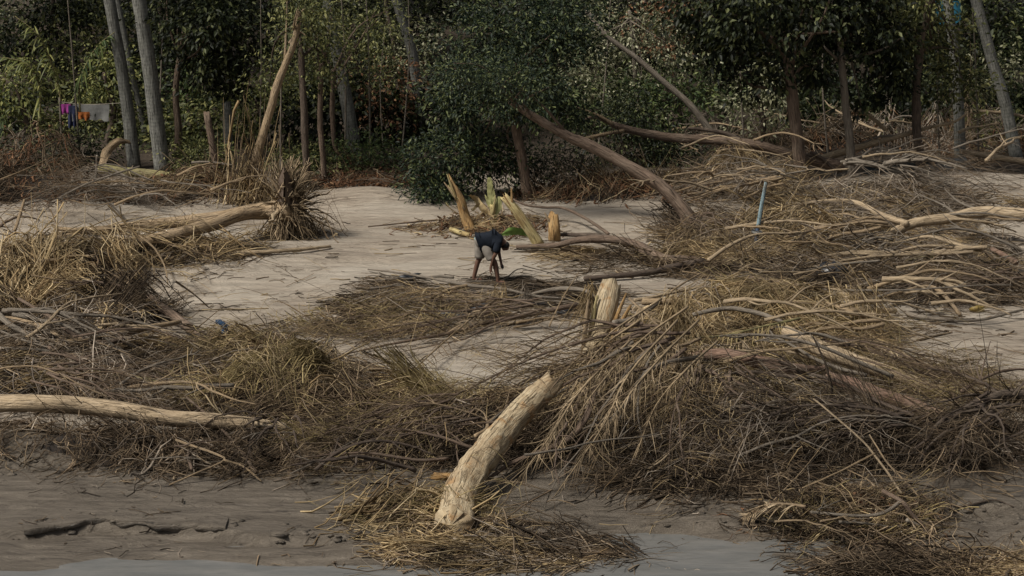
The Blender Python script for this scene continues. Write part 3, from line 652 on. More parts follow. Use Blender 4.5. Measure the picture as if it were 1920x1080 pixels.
# jungle filling the depth behind
def bush(name, label, x, y, Y, R, n, npc, L, Wd, mat, group, cl=.35, trunk=True):
    c = at(x, y, Y); gz = th(c.x, c.y)
    t = thing(name, (c.x, c.y, gz), label, 'tree', group)
    if trunk: tube('trunk', [Vector((c.x, c.y, gz - .05)), Vector((c.x + .2, c.y + .1, gz + (c.z - gz) * .5)), Vector((c.x, c.y, c.z + .2))], (.11, .05), 'bark_dark', t, k=6)
    crown(t, [(c, R), (c + Vector((R[0] * .6, 0, R[2] * .5)), tuple(q * .65 for q in R)), (c + Vector((-R[0] * .6, .2, -R[2] * .3)), tuple(q * .7 for q in R))], n, npc, L, Wd, mat, cl)
    return t
JG = [('leaf_mid', 'mid green', .17, .08), ('leaf_dark', 'black-green', .20, .10), ('leaf_grey', 'grey-green', .13, .06), ('leaf_fern', 'fresh green', .17, .06)]
LM = [(215, 'the washing line'), (365, 'the stout grey palm'), (535, 'the straw-wrapped forked tree'), (640, 'the slim pole trees'), (770, 'the pale leaning palm'), (1100, 'the dense blue-green tree'),
      (1300, 'the long bare grey stem'), (1520, 'the forked brown trunk'), (1740, 'the concrete wall'), (9999, 'the two right palms')]
DW = ['low leafy {} tree close behind {}', '{} jungle tree some way behind {}', '{} jungle tree well behind {}', '{} jungle tree deep in the wood behind {}']
jr = random.Random(5)
can_me = []
def shade_canopy_mesh():  # leaf mass added out of view to block the sky from above
    N = 900; cc = rng.normal(0, 1, (45, 3)) * np.array([1.5, 1.3, .55]); ci = rng.integers(0, 45, N); C = cc[ci] + rng.normal(0, .4, (N, 3)) * np.array([1, 1, .5])
    D = unit(rng.normal(0, 1, (N, 3)) - np.array([0, 0, .2])); Nn = unit(rng.normal(0, .5, (N, 3)) + np.array([0, 0, 1])); L_ = rng.uniform(.3, .6, N)
    V, Tr = leaf_arr(C, D, Nn, L_, L_ * .5); return V, Tr
CM = [shade_canopy_mesh() for _ in range(2)]; shade_cano = [None, None]
for row, (Yr, yy, nn) in enumerate(((58.0, 215, 10), (62.5, 120, 11), (68, 60, 11), (76, 15, 12))):
    for q in range(nn):
        xx = -60 + (2040 / (nn - 1)) * q + jr.uniform(-50, 50)
        kk = jr.choice([0, 1, 1, 1, 2, 3]) if row else jr.choice([0, 1, 1, 3])  # mostly dark leaves farther back, standing in for shade deep in the wood
        mt, cw, LL, WW = JG[kk]; lm = next(w for m_, w in LM if xx < m_)
        t = bush('jungle_tree', DW[row].format(cw, lm), xx, yy + jr.uniform(-35, 35), Yr + jr.uniform(-1, 1), (1.6, 1.1, 1.6 if row else .9), 120, 20, LL, WW, mt, 'jungle trees behind the first row', cl=.26)
        # unseen upper trunk and canopy, added to keep skylight off the wood
        if row == 0 or (row == 1 and q % 2): continue
        ci = q % 2; x_, y_, z_ = t.location; hz = 6.3 + jr.uniform(0, 1.6)
        tube('upper_trunk', [(x_, y_, z_ + 1.2), (x_ + jr.uniform(-.4, .4), y_ + .2, z_ + 3.5), (x_ + jr.uniform(-.5, .5), y_, z_ + hz)], (.08, .04), 'bark_dark', t, k=5, seg=3)
        V_, Tr_ = CM[ci]
        if shade_cano[ci] is None: shade_cano[ci] = mk('shade_canopy', V_ + np.array([x_, y_, z_]), None, Tr_, 'leaf_dark', t, smooth=False)
        else:
            o_ = shade_cano[ci].copy(); COL.objects.link(o_); o_.parent = t
        o_ = shade_cano[ci] if shade_cano[ci].parent == t else o_
        o_.location = (0, .6, hz); o_.rotation_euler = (0, 0, jr.uniform(0, 6)); o_.scale = (1.15, 1.15, 1.0)
for q, (xx, yy, Yq, mt, lb) in enumerate([
        (30, 170, rowY(320), 'leaf_yellow', 'yellow-green arching shrub at the edge beyond the brush pile'),
        (195, 150, 57.5, 'leaf_yellow', 'yellow-green shrub with light leaves above the washing'),
        (480, 200, 57, 'leaf_yellow', 'yellowish leafy sapling behind the straw-wrapped forked tree'),
        (350, 190, 58, 'leaf_fern', 'green leafy sapling behind the thin trunk'),
        (720, 180, 57, 'dead_leaf', 'rust brown withered shrub below the short mossy palm'),
        (1240, 40, 59, 'dead_leaf', 'brown withered crown hanging above the long bare grey stem'),
        (1420, 190, 55.5, 'leaf_grey', 'pale leafy sapling beside the forked brown trunk'),
        (660, 60, 58, 'leaf_mid', 'green sapling between the pale leaning palm and short mossy palm'),
        (1860, 150, 60, 'leaf_grey', 'pale green sapling behind the leaning right palm')]):
    bush('sapling', lb, xx, yy, Yq, (.7, .6, .9), 60, 16, .14, .06, mt, None, cl=.25)
# low undergrowth along the edge of the clearing
for q, (x0, y0, w, hh, mt, lb) in enumerate([
        (690, 300, 1.3, .8, 'leaf_fern', 'low green undergrowth behind the leaf litter'), (570, 300, .9, .6, 'leaf_mid', 'low leafy undergrowth behind the slim pole trees'),
        (370, 300, .9, .6, 'leaf_mid', 'low leafy undergrowth behind the leaning bare snag'), (120, 290, 1.4, .7, 'leaf_dark', 'dark undergrowth below the washing'),
        (1250, 290, 1.1, .7, 'leaf_dark', 'dark undergrowth under the long fallen trunk'), (20, 315, 1.5, .9, 'leaf_dark', 'dark undergrowth under the yellow-green arching shrub'), (1850, 250, 1.0, .8, 'leaf_mid', 'leafy undergrowth beside the right palms'),
        (1640, 200, 1.2, .7, 'leaf_blue', 'dark blue-green undergrowth behind the slim trunked tree'), (820, 350, .7, .5, 'leaf_blue', 'fine dark foliage drooping to the sand by the split trunk')]):
    c = at(x0, y0, rowY(y0 + 25)); t = thing('undergrowth', (c.x, c.y, th(c.x, c.y)), lb, 'shrub')
    crown(t, [(Vector((c.x, c.y, th(c.x, c.y) + hh * .5)), (w, .7, hh * .7))], 110, 18, .12, .045, mt, cl=.2, name='foliage', shell=.2)
# green palm fronds and banana leaves at the left
for q, pp in enumerate(([(115, 190), (100, 130), (75, 70), (28, 30)], [(70, 250), (75, 170), (50, 120), (-10, 105)], [(150, 210), (150, 150), (180, 90), (215, 60)], [(10, 260), (0, 190), (-20, 120)])):
    frond('palm_frond', [at(x, y, 53.2 + q * .2) for x, y in pp], 'green palm frond rising over the brush pile near the washing', 'palm frond', .6, 44, 'leaf_yellow' if q < 2 else 'leaf_fern', 'green fronds near the washing', droop=.9, wd=.022, rmat='bark_green', r=.028)

# thin bare stems standing among the trees
for (xb, yb, xt, yt, r_) in [(297, 300, 318, 40, .03), (486, 330, 492, 90, .025), (648, 320, 640, 60, .03), (694, 315, 684, 20, .03), (752, 300, 764, 40, .025), (1120, 300, 1150, 30, .025), (1556, 320, 1548, 60, .03),
                             (1652, 310, 1668, 90, .025), (1762, 320, 1756, 120, .03), (1836, 300, 1815, 60, .03), (525, 345, 532, 190, .03), (1400, 320, 1385, 120, .025), (150, 300, 128, 40, .03), (720, 300, 728, 120, .02)]:
    Yq = rowY(yb); b_ = at(xb, yb, Yq); t_ = at(xt, yt, Yq); t_.z += 1.5
    tube('bare_sapling', [b_ - Vector((0, 0, .05)), (b_ + t_) / 2 + Vector((rng.normal(0, .1), 0, 0)), t_], (r_, r_ * .5), 'bark_grey', label='thin bare grey sapling stem standing among the trees at the wood edge', cat='sapling', group='bare sapling stems', k=5, seg=5, wob=.012)

# ------------------------------------------------------------------ heaps of flood debris
heap('brush_pile', 'dark brown brush pile under the green fronds at the wood edge', 'brush pile', (90, 368), 3.4, 1.4, 1.35, [BROWN(1400, L=.9, ti=.35), DARK(900, ti=.35), GREY(150, L=1.3), LITTER(1200)])
heap('brush_pile', 'low brown brush pile along the yellow-green fallen log', 'brush pile', (370, 362), 1.6, .9, .5, [BROWN(600, ti=.4), DARK(400), STRAW(150), LITTER(700)])
heap('leaf_litter', 'rust brown leaf litter bank at back of the sandy clearing', 'leaf litter', (700, 335), 1.6, 1.3, .6, [LITTER(2200), BROWN(700, L=.5, ti=.5), DARK(500), GREY(60)])
heap('leaf_litter', 'dead stalks and litter under the leaning bare trunk', 'leaf litter', (1140, 368), 2.3, .9, .45, [LITTER(1300), BROWN(800, L=.45, ti=.9), STRAW(160, L=.45, ti=.9), DARK(500, L=.4, ti=.9)])
heap('straw_heap', 'tan straw heap under the long fallen trunk', 'straw heap', (1370, 358), 1.7, 1.1, .72, [STRAW(1500, L=.8, ti=.3, r=.010, cu=1.2), BROWN(700, ti=.4), GREY(90), LITTER(300)], nz=.35)
heap('brush_pile', 'brown brush behind the tree trunks by the concrete wall', 'brush pile', (1700, 285), 3.8, 1.3, 1.5, [BROWN(1700, L=.8, ti=.5), DARK(500), GREY(260, L=.9, ti=.5), LITTER(1600)])
heap('brush_pile', 'grey twiggy brush between the fallen trunk and the pale saplings', 'brush pile', (1390, 285), 1.9, 1.0, 1.35, [GREY(420, L=.8, ti=.5, r=.008), BROWN(700, ti=.5), LITTER(500)])
heap('straw_heap', 'loose straw caught round the blue post', 'straw heap', (1480, 450), 1.6, 1.5, .4, [STRAW(700, az=.7, L=1.1, ti=.3, r=.011, cu=1.2), BROWN(500, ti=.3), GREY(120, r=.011)], bed=.3)
heap('straw_heap', 'tall loose straw heap lying against the left brush pile', 'straw heap', (75, 535), 1.8, 1.8, 1.55, [STRAW(2400, az=-.9, sp=.8, L=1.2, ti=.28, r=.012, cu=1.2), BROWN(700, ti=.4), DARK(900), GREY(60)], nz=.3)
heap('straw_heap', 'straw bed under the fallen double trunk with the root plate', 'straw heap', (310, 474), 2.1, .5, .22, [STRAW(650, L=.9, ti=.3, r=.010), BROWN(500), DARK(700), GREY(40)])
heap('straw_heap', 'straw clinging to the upturned root plate', 'straw heap', (565, 440), .6, .6, .35, [STRAW(200, az=1.4, L=.5, ti=.6, r=.011), BROWN(260, az=1.4, L=.6, ti=.9)])
heap('straw_heap', 'straw hung up at the foot of the pale forked tree', 'straw heap', (468, 376), .4, .4, .75, [STRAW(260, az=1.57, sp=.5, L=.8, ti=1.3, cu=.4, r=.012), BROWN(250, az=1.57, L=.8, ti=1.3)], bed=.2)
heap('twig_mat', 'brown twig mat with branches at the left edge above the long pale log', 'twig mat', (150, 700), 3.3, 2.3, .4, [BROWN(1900, L=.9), DARK(1700), GREY(220, L=1.1), STRAW(500, L=.8)])
heap('straw_heap', 'straw clump round the blue rag', 'straw heap', (438, 660), .95, .8, .75, [STRAW(500, L=.6, ti=.3, cu=1.2), BROWN(900, L=.5, ti=.35), OLIVE(500), DARK(300)], nz=.25)
heap('straw_heap', 'olive dry grass heap beside the end of the long pale log', 'straw heap', (560, 755), 2.4, 1.7, .65, [OLIVE(3300, az=.3, sp=1.0, ti=.45), STRAW(500, L=.8, ti=.4), BROWN(1300, ti=.3), DARK(500)])
heap('twig_mat', 'dark drooping twig bank below the long pale log', 'twig mat', (310, 858), 2.9, .65, .38, [DARK(1500, L=.7, ti=.3, cu=1.3), BROWN(2300, L=.6, ti=.35, cu=1.6), GREY(60, L=.9)])
heap('straw_heap', 'brown and olive straw heap left of the thick broken trunk', 'straw heap', (720, 805), 2.6, 1.6, .7, [OLIVE(1500, az=.5, ti=.3), BROWN(2000, az=.5, sp=.6, L=.9), DARK(1300, az=.4), STRAW(700, az=.5, sp=.5, L=1.0), GREY(130, az=.5)])
heap('twig_mat', 'dark twig bank behind the thick broken trunk', 'twig mat', (925, 815), 1.5, 1.4, .6, [DARK(1600, az=.6, sp=.5, L=1.0), BROWN(900, az=.6, sp=.5), STRAW(250, az=.7)])
heap('straw_mound', 'high drooping mound of dead palm straw behind the thick broken trunk', 'straw mound', (1210, 775), 2.1, 2.2, .85, [STRAW(1700, az=0, sp=.25, L=1.5, ti=.12, cu=.45, r=.009), BROWN(2000, az=0, sp=.35, L=1.2, ti=.15), DARK(1700, sp=.5, L=1.1), GREY(160, sp=.3, L=1.5)], focus=(1360, 660), bed=.5, nz=.35)
heap('straw_heap', 'matted straw heap round the reddish fallen limb', 'straw heap', (1420, 625), 2.4, 2.2, .75, [STRAW(2300, az=-.25, sp=.6, L=1.0, ti=.25, r=.009), BROWN(1600), OLIVE(900, ti=.3), GREY(160)], bed=.5)
heap('twig_mat', 'wide grey-brown twig mat below the forked fallen tree', 'twig mat', (1730, 520), 3.4, 2.8, .3, [BROWN(3400, L=.7, ti=.3), GREY(420, L=.8), STRAW(600, L=.8), DARK(1300)], bed=.3)
heap('twig_mat', 'twig mat under the pale boughs of the forked fallen tree', 'twig mat', (1620, 440), 2.8, 1.6, .25, [BROWN(1100, L=.7), GREY(300, L=.8), STRAW(600, L=.8)], bed=0)
heap('twig_mat', 'dark twig bed under the bare fallen crown right of the straw mound', 'twig mat', (1540, 852), 3.0, .8, .55, [DARK(1700, az=.3, sp=.5, L=.9), BROWN(1500, az=.25, sp=.5, L=.9), GREY(90, az=.5, L=1.0)], bed=.4)
heap('twig_mat', 'dark twig bed with slanting stems at the right edge', 'twig mat', (1850, 842), 2.2, .8, .6, [DARK(1500, az=2.2, sp=.5, L=1.0, ti=.35), BROWN(1200, az=2.4, sp=.6, L=1.0, ti=.3), GREY(120, az=2.3, L=1.2)], bed=.4)
heap('twig_mat', 'thin brown twigs spread over the sand behind the bare fallen crown', 'twig mat', (1640, 740), 2.9, 1.6, .4, [BROWN(1300, az=-.35, sp=.4, L=1.1), OLIVE(700, az=-.3, L=.8), GREY(70)], bed=0)
heap('twig_mat', 'dark twig mat with slate plastic scraps below the bending person', 'twig mat', (880, 566), 2.6, 1.5, .10, [DARK(1900, L=.7, ti=.07), BROWN(800, az=.15, sp=.5, L=1.0, ti=.08), STRAW(230, az=.15, L=1.0), GREY(140, az=.15, sp=.4)], bed=.6)
heap('twig_mat', 'thin brown twig mat on the sand beside the drifted branches', 'twig mat', (710, 605), 1.5, 1.1, .15, [BROWN(700, az=.1, L=.7, ti=.3), OLIVE(600, L=.5, ti=.4), STRAW(150)], bed=0)
heap('twig_mat', 'straw strewn on sand around the dark curved branch', 'twig mat', (1230, 490), 2.2, 1.4, .18, [STRAW(700, az=.1, sp=.4), BROWN(700, az=.1, sp=.4), DARK(300)], bed=0)
heap('straw_heap', 'trampled straw and leaves around the snapped banana stems', 'straw heap', (890, 425), 1.5, 1.0, .2, [STRAW(300, L=.5, ti=.4), BROWN(420, L=.5, ti=.4), LITTER(500)], bed=0)
heap('brush_heap', 'small spiky brush clump in the wet mud below the bare fallen crown', 'brush heap', (1590, 975), 1.1, .55, .55, [STRAW(260, az=.4, sp=.9, L=.7, ti=.25), BROWN(1500, L=.6, ti=.3, cu=1.5), OLIVE(300, ti=.3), DARK(900), LITTER(350)])
heap('straw_mat', 'flat tan straw mat in the mud in front of the thick broken trunk', 'straw mat', (965, 1040), 1.7, .38, .13, [STRAW(1000, az=.1, sp=.5, L=.8, ti=.12), BROWN(1300, az=.1, sp=.5, L=.7, ti=.12), GREY(60), DARK(500)], bed=.3)
heap('straw_mat', 'brown straw mat in the mud below the small spiky brush clump', 'straw mat', (1740, 1075), 1.5, .35, .25, [BROWN(1500, az=.2, L=.7, ti=.3), STRAW(500, az=.2, L=.7), DARK(700)])
heap('straw_mat', 'yellow straw tufts at the foot of the thick broken trunk', 'straw mat', (790, 962), .8, .32, .22, [STRAW(320, az=.3, L=.7, r=.012, ti=.3), OLIVE(500, az=.2, L=.6), BROWN(350)], bed=.3)
heap('twig_mat', 'dead twigs clinging to the mud edge below the bare fallen crown', 'twig mat', (1330, 900), 1.9, .3, .22, [DARK(900, az=.3), BROWN(700, az=.4)], bed=.3)
# washed-down bare crowns: limbs, shoots and twigs one can see through
heap('twig_mat', 'flat brown drift spread in front of the leaning bare trunk', 'twig mat', (1370, 445), 1.8, 1.6, .2, [BROWN(1300, ti=.25), STRAW(600, ti=.25), GREY(120), DARK(500)], bed=0)
heap('twig_mat', 'flat brown drift between the blue post and the black bag', 'twig mat', (1500, 510), 2.2, 1.6, .22, [BROWN(1700, ti=.25), STRAW(500, ti=.25), GREY(160), DARK(700)], bed=.3)
heap('twig_mat', 'flat grey drift beyond the forked fallen tree', 'twig mat', (1790, 395), 2.4, 1.2, .15, [BROWN(450, ti=.3), GREY(140, ti=.3), STRAW(120), DARK(150)], bed=0)
heap('twig_mat', 'brown drift and roots between the tree trunks behind the blue post', 'twig mat', (1560, 375), 2.2, 1.1, .3, [BROWN(1000, ti=.35), GREY(220, ti=.3), STRAW(400), DARK(400)], bed=.3)
heap('twig_mat', 'dark rooty drift at the left edge between the straw heap and the twig mat', 'twig mat', (100, 605), 2.0, 1.2, .95, [DARK(1800, ti=.4), BROWN(900, ti=.4), GREY(160), STRAW(200)], bed=.4)
TW = ('twig_dark', 'twig_brown'); TB = ('twig_brown', 'twig_grey')
brush('fallen_tree', 'bare fallen crown of dark springy twigs lying right of the straw mound', 'fallen tree', (1760, 790, .6), PI * 1.0, .38, 12, 4.6, .035, ('twig_dark', 'twig_grey'), 16, 7, .5)
brush('fallen_tree', 'bare dark crown at the right edge with stems slanting to the mud', 'fallen tree', (1900, 760, .7), PI * 1.28, .5, 12, 2.6, .028, TW, 14, 6, .3)
brush('fallen_tree', 'brown bare crown fanned from the matted straw toward the mud', 'fallen tree', (1330, 690, 1.0), -PI * .40, .5, 11, 2.9, .026, ('twig_dark', 'straw'), 14, 6, .35, bark='bark_brown')
brush('fallen_tree', 'tan bare crown drooping from the upright stripped stump past the thick broken trunk', 'fallen tree', (1290, 620, 1.35), PI * 1.22, .36, 12, 4.0, .03, ('twig_brown', 'straw'), 13, 6, .4, bark='bark_brown', f2=.32)
brush('fallen_tree', 'thin brown crown trailing over the sand behind the rusty log', 'fallen tree', (1480, 640, .6), -.28, .25, 9, 3.6, .022, ('twig_brown', 'straw_olive'), 12, 5, .2, bark='bark_brown')
brush('fallen_tree', 'fine wiry crown in the dry grass left of the thick broken trunk', 'fallen tree', (900, 760, .5), PI * 1.12, .5, 11, 2.8, .02, ('twig_brown', 'straw_olive'), 12, 6, .3, bark='bark_brown')
brush('fallen_tree', 'bare brown crown beside the long pale log at the left', 'fallen tree', (60, 690, .5), -.2, .6, 11, 3.2, .024, TB, 11, 6, .3, bark='bark_brown')
brush('fallen_tree', 'wiry bare crown spread below the end of the long pale log', 'fallen tree', (520, 790, .5), -PI * .62, .9, 10, 1.3, .02, TW, 13, 6, .25)
brush('fallen_tree', 'sparse grey crown spread under the forked fallen tree', 'fallen tree', (1690, 450, .3), PI * 1.12, .6, 10, 3.0, .022, TB, 11, 5, .15, bark='bark_grey')
brush('fallen_tree', 'low brown crown in the wide twig mat at the right edge', 'fallen tree', (1930, 520, .3), PI * 1.03, .4, 9, 3.6, .024, TB, 11, 5, .15, bark='bark_brown')
brush('fallen_tree', 'thin bare crown in the dark twig mat below the bending person', 'fallen tree', (1060, 575, .35), PI * 1.0, .22, 9, 4.0, .022, ('twig_brown', 'straw'), 10, 5, .1, bark='bark_brown')
brush('fallen_tree', 'grey bare crown standing in the brush under the long fallen trunk', 'fallen tree', (1500, 330, .7), PI * .98, .35, 9, 2.8, .022, TB, 11, 5, .5, bark='bark_grey')
brush('fallen_tree', 'bare crown standing in the brush by the concrete wall', 'fallen tree', (1650, 300, .7), .1, .4, 9, 2.8, .022, TB, 11, 5, .5, bark='bark_grey')
brush('fallen_tree', 'bare grey crown tangled in the brush pile at the wood edge', 'fallen tree', (300, 360, .5), PI * 1.0, .4, 10, 3.2, .022, TB, 11, 5, .5, bark='bark_grey')
brush('fallen_tree', 'small bare crown spread from the foot of the leaning bare trunk', 'fallen tree', (1310, 415, .3), -.5, .8, 9, 1.8, .02, ('twig_brown', 'straw'), 10, 5, .25, bark='bark_brown')

# ------------------------------------------------------------------ trunks, logs and branches that can be told apart
def log(name, label, pts, R, mat, cat='log', group=None, **kw):
    return tube(name, px(pts), R, mat, label=label, cat=cat, group=group, **kw)
big = log('fallen_log', 'thick pale broken trunk leaning out of the straw mound onto the mud', [(846, 990, .02), (862, 935, .15), (892, 872, .42), (945, 805, .72), (1000, 748, 1.0), (1035, 716, 1.2)], (.29, .27, .235, .215, .20, .17), 'stripped_log', 'tree trunk', k=30, seg=18, lump=.045, wob=.006, ragged=.1, gnarl=.13)
st = thing('banana_stump', T(1118, 662, .6), 'upright pale stripped stump standing in top of the straw mound', 'stump')
tube('stem', [T(1112, 672, .55), T(1124, 620, .95), T(1136, 575, 1.3), T(1144, 540, 1.55)], (.20, .19, .19, .18), 'stripped_log', st, k=16, ragged=.12)
for dx, dy, mt in ((24, 8, 'banana_brown'), (-18, 14, 'banana_stem'), (30, 30, 'banana_brown'), (-30, 20, 'straw')):
    tube('sheath', [T(1115 + dx * .7, 655 + dy * .4, .6), T(1128 + dx, 600 + dy * .6, 1.1), T(1142 + dx * 1.3, 545 + dy, 1.5)], (.05, .045, .02), mt if mt != 'straw' else 'bark_tan', st, k=6, ragged=.06)
log('fallen_log', 'long pale smooth log at the left edge over dark twigs', [(-60, 757, .55), (60, 760, .58), (160, 763, .58), (235, 770, .56), (310, 784, .5), (395, 788, .46), (470, 795, .42), (535, 803, .36)], (.145, .14, .14, .135, .125, .12, .10, .085), 'bark_pale', k=14, lump=.05)
ft = thing('fallen_tree', T(520, 440), 'fallen double-stemmed tree with upturned root plate on the sand', 'fallen tree')
tube('trunk', px([(545, 398, .62), (500, 396, .62), (455, 402, .6), (400, 420, .5), (330, 438, .42), (255, 456, .34)]), (.2, .19, .16, .14, .12, .09), 'bark_tan', ft, k=12)
tube('trunk', px([(530, 388, .7), (470, 396, .62), (400, 410, .52), (300, 420, .45), (210, 430, .4), (95, 442, .35)]), (.16, .15, .13, .12, .1, .06), 'bark_tan', ft, k=12)
tube('branch', px([(380, 425, .4), (300, 440, .35), (220, 450, .3), (140, 447, .35)]), (.05, .02), 'bark_tan', ft, k=6)
def root_plate(parent, c, rx, rz, n, mat_b, mat_r):
    c = np.array(c); A = Acc(); nr, na = 7, 18
    rr = np.linspace(0, 1, nr)[:, None]; an = np.linspace(0, 2 * PI, na, endpoint=False)[None]
    w = rr * (1 + .25 * np.sin(3 * an + 1) + .12 * np.sin(7 * an))
    for s in (1, -1):
        V = np.stack([c[0] + s * .22 * (1 - rr ** 2) * np.ones_like(an) + rng.normal(0, .03, (nr, na)) + .05, c[1] + w * rx * np.cos(an), c[2] + w * rz * np.sin(an)], 2)
        i, j = np.meshgrid(np.arange(nr - 1), np.arange(na), indexing='ij'); i = i.ravel(); j = j.ravel(); j2 = (j + 1) % na
        A.add(V.reshape(-1, 3), np.column_stack([i * na + j, i * na + j2, (i + 1) * na + j2, (i + 1) * na + j]))
    rp = A.build('root_plate', [mat_b], parent)
    d = unit(np.column_stack([rng.normal(.25, .35, n), rng.normal(0, 1, n), rng.normal(0, 1, n)])); K = 5; t = np.linspace(.2, 1.45, K)
    P = c + d[:, None] * t[None, :, None] * np.array([.7, rx, rz]) + np.cumsum(rng.normal(0, .06, (n, K, 3)), 1)
    P[..., 2] = np.maximum(P[..., 2] - .1 * t[None] ** 2, TH(P[..., 0], P[..., 1]) + .01)
    V, Q = strand_arr(P, rng.lognormal(-4.2, .5, n)[:, None] * np.linspace(1.2, .3, K)[None]); A = Acc(); A.add(V, Q)
    r = A.build('roots', [mat_r], parent, smooth=False); r['kind'] = 'stuff'
root_plate(ft, T(535, 388, .68), .6, .85, 650, 'soil_clod', 'frond_dry')

rt = thing('fallen_tree', T(1850, 445), 'forked fallen tree with pale smooth trunk and bare boughs at the right edge', 'fallen tree')
tube('trunk', px([(1990, 408, .62), (1900, 401, .66), (1840, 397, .66), (1780, 409, .56), (1715, 418, .48), (1675, 436, .32)]), (.15, .14, .13, .12, .11, .10), 'bark_pale', rt, k=12, lump=.05)
rb = [[(1700, 420, .5), (1650, 402, .55), (1610, 382, .68), (1560, 376, .68), (1500, 385, .6), (1450, 415, .4)], [(1675, 436, .34), (1640, 452, .25), (1570, 446, .32), (1500, 458, .25), (1400, 470, .2)],
      [(1672, 438, .3), (1650, 462, .18), (1600, 485, .1), (1580, 500, .06)], [(1670, 440, .3), (1650, 480, .1), (1615, 500, .06)], [(1600, 382, .66), (1560, 368, .75), (1500, 366, .75)], [(1630, 392, .55), (1560, 395, .5), (1480, 412, .4)],
      [(1790, 400, .55), (1770, 385, .6), (1725, 365, .7)], [(1840, 395, .6), (1800, 380, .72), (1772, 355, .9)]]
for q, b in enumerate(rb):
    tube('branch', px(b), ((.085, .025) if q == 0 else (.06, .02) if q == 1 else (.035, .012)), 'bark_pale' if q < 4 else 'bark_grey', rt, k=7, wob=.006)
twigs_on(rt, px(rb[0]), 130, .8, .010, 'twig_grey', (-.6, -.1, -.25)); twigs_on(rt, px(rb[1]), 110, .7, .009, 'twig_grey', (-.5, -.2, 0)); twigs_on(rt, px(rb[4]), 50, .6, .008, 'straw', (-.6, 0, -.2))

bt = thing('fallen_tree', at(1560, 318, rowY(345)), 'long brown fallen trunk with forked splintered tip lying across the wood edge', 'fallen tree')
YT = rowY(345)
tube('trunk', [at(x, y, YT) for x, y in ((1580, 312), (1520, 300), (1470, 286), (1410, 270), (1340, 263), (1260, 258), (1190, 246), (1145, 232))], (.15, .14, .13, .12, .115, .11, .095, .08), 'bark_brown', bt, k=12)
tube('branch', [at(x, y, YT) for x, y in ((1150, 233), (1125, 222), (1105, 220), (1092, 232))], (.06, .02), 'bark_brown', bt, k=7)
tube('branch', [at(x, y, YT - .05) for x, y in ((1150, 233), (1120, 215), (1080, 200))], (.05, .012), 'bark_tan', bt, k=7)
tube('branch', [at(x, y, YT - .1) for x, y in ((1170, 245), (1140, 250), (1105, 258), (1082, 264))], (.05, .045), 'bark_tan', bt, k=7)
tube('branch', [at(x, y, YT + .1) for x, y in ((1400, 268), (1360, 250), (1320, 243), (1290, 240))], (.07, .03), 'bark_dark', bt, k=7)
tube('branch', [at(x, y, YT - .15) for x, y in ((1520, 285), (1545, 300), (1572, 325))], (.05, .03), 'bark_dark', bt, k=7)
lg = thing('fallen_tree', at(1560, 320, rowY(338)), 'pale slender fallen tree propped between the trunks by the concrete wall', 'fallen tree')
YL = rowY(338)
tube('trunk', [at(x, y, YL) for x, y in ((1530, 300), (1590, 282), (1640, 268), (1690, 254), (1745, 238))], (.10, .09, .075, .06, .045), 'bark_pale', lg, k=9)
tube('branch', [at(x, y, YL) for x, y in ((1745, 238), (1790, 228), (1815, 210))], (.04, .02), 'bark_pale', lg, k=6)
tube('branch', [at(x, y, YL) for x, y in ((1640, 268), (1625, 250), (1600, 246))], (.035, .02), 'bark_pale', lg, k=6)
tube('branch', [at(x, y, YL) for x, y in ((1660, 243), (1630, 218), (1600, 208))], (.06, .045), 'bark_pale', lg, k=6)
tube('branch', [at(x, y, YL) for x, y in ((1690, 256), (1650, 256), (1600, 274), (1570, 268))], (.04, .015), 'bark_grey', lg, k=6)
tube('branch', [at(x, y, YL) for x, y in ((1770, 222), (1785, 190), (1780, 178), (1790, 168))], (.02, .012), 'bark_grey', lg, k=5)
tube('fallen_log', [at(1800, 284, rowY(325)), at(1850, 292, rowY(325)), at(1930, 306, rowY(325)), at(1990, 318, rowY(325))], (.075, .09), 'bark_pale', label='pale straight log resting beside the foot of the right palms', cat='log')
tube('fallen_log', [at(185, 316, rowY(352)), at(270, 326, rowY(352)), at(350, 336, rowY(352)), at(438, 352, rowY(352))], (.11, .12, .11, .09), 'bark_green', label='yellow-green fallen palm log at the wood edge', cat='log', k=10)

log('drift_branch', 'dark curved branch arching over the sand beyond the stump', [(968, 463, .05), (1035, 461, .12), (1085, 450, .28), (1140, 449, .34), (1185, 456, .32), (1215, 472, .22), (1245, 487, .12), (1305, 490, .1)], (.035, .06, .075, .085, .10, .12, .12, .11), 'bark_brown', 'branch', k=10, lump=.14)
log('drift_branch', 'dark straight branch lying behind the dark curved branch', [(1165, 452, .3), (1120, 442, .2), (1050, 440, .12)], (.07, .04), 'bark_dark', 'branch')
log('drift_branch', 'thin wavy branch from the banana stems over the dark curved branch', [(955, 370, .5), (985, 384, .4), (1020, 389, .35), (1055, 390, .35), (1090, 405, .3), (1118, 422, .25), (1140, 438, .2)], (.02, .04), 'bark_brown', 'branch', k=7)
log('drift_branch', 'thin branch lying along the sand left of the banana stems', [(690, 425, .05), (760, 418, .08), (830, 412, .08), (880, 415, .08), (960, 428, .06), (1000, 440, .04)], (.015, .035), 'bark_brown', 'branch', k=6)
log('drift_branch', 'dark weathered branch lying by the straw beyond the upright stripped stump', [(1095, 522, .05), (1160, 517, .1), (1220, 510, .12), (1270, 499, .12), (1320, 490, .15)], (.05, .08), 'bark_dark', 'branch', k=9)
log('drift_branch', 'long slim branch across the sand left of the upright stripped stump', [(630, 668, .03), (700, 652, .06), (770, 638, .1), (850, 623, .12), (920, 603, .14), (1000, 588, .16), (1080, 572, .2)], (.012, .055), 'bark_brown', 'branch', k=8)
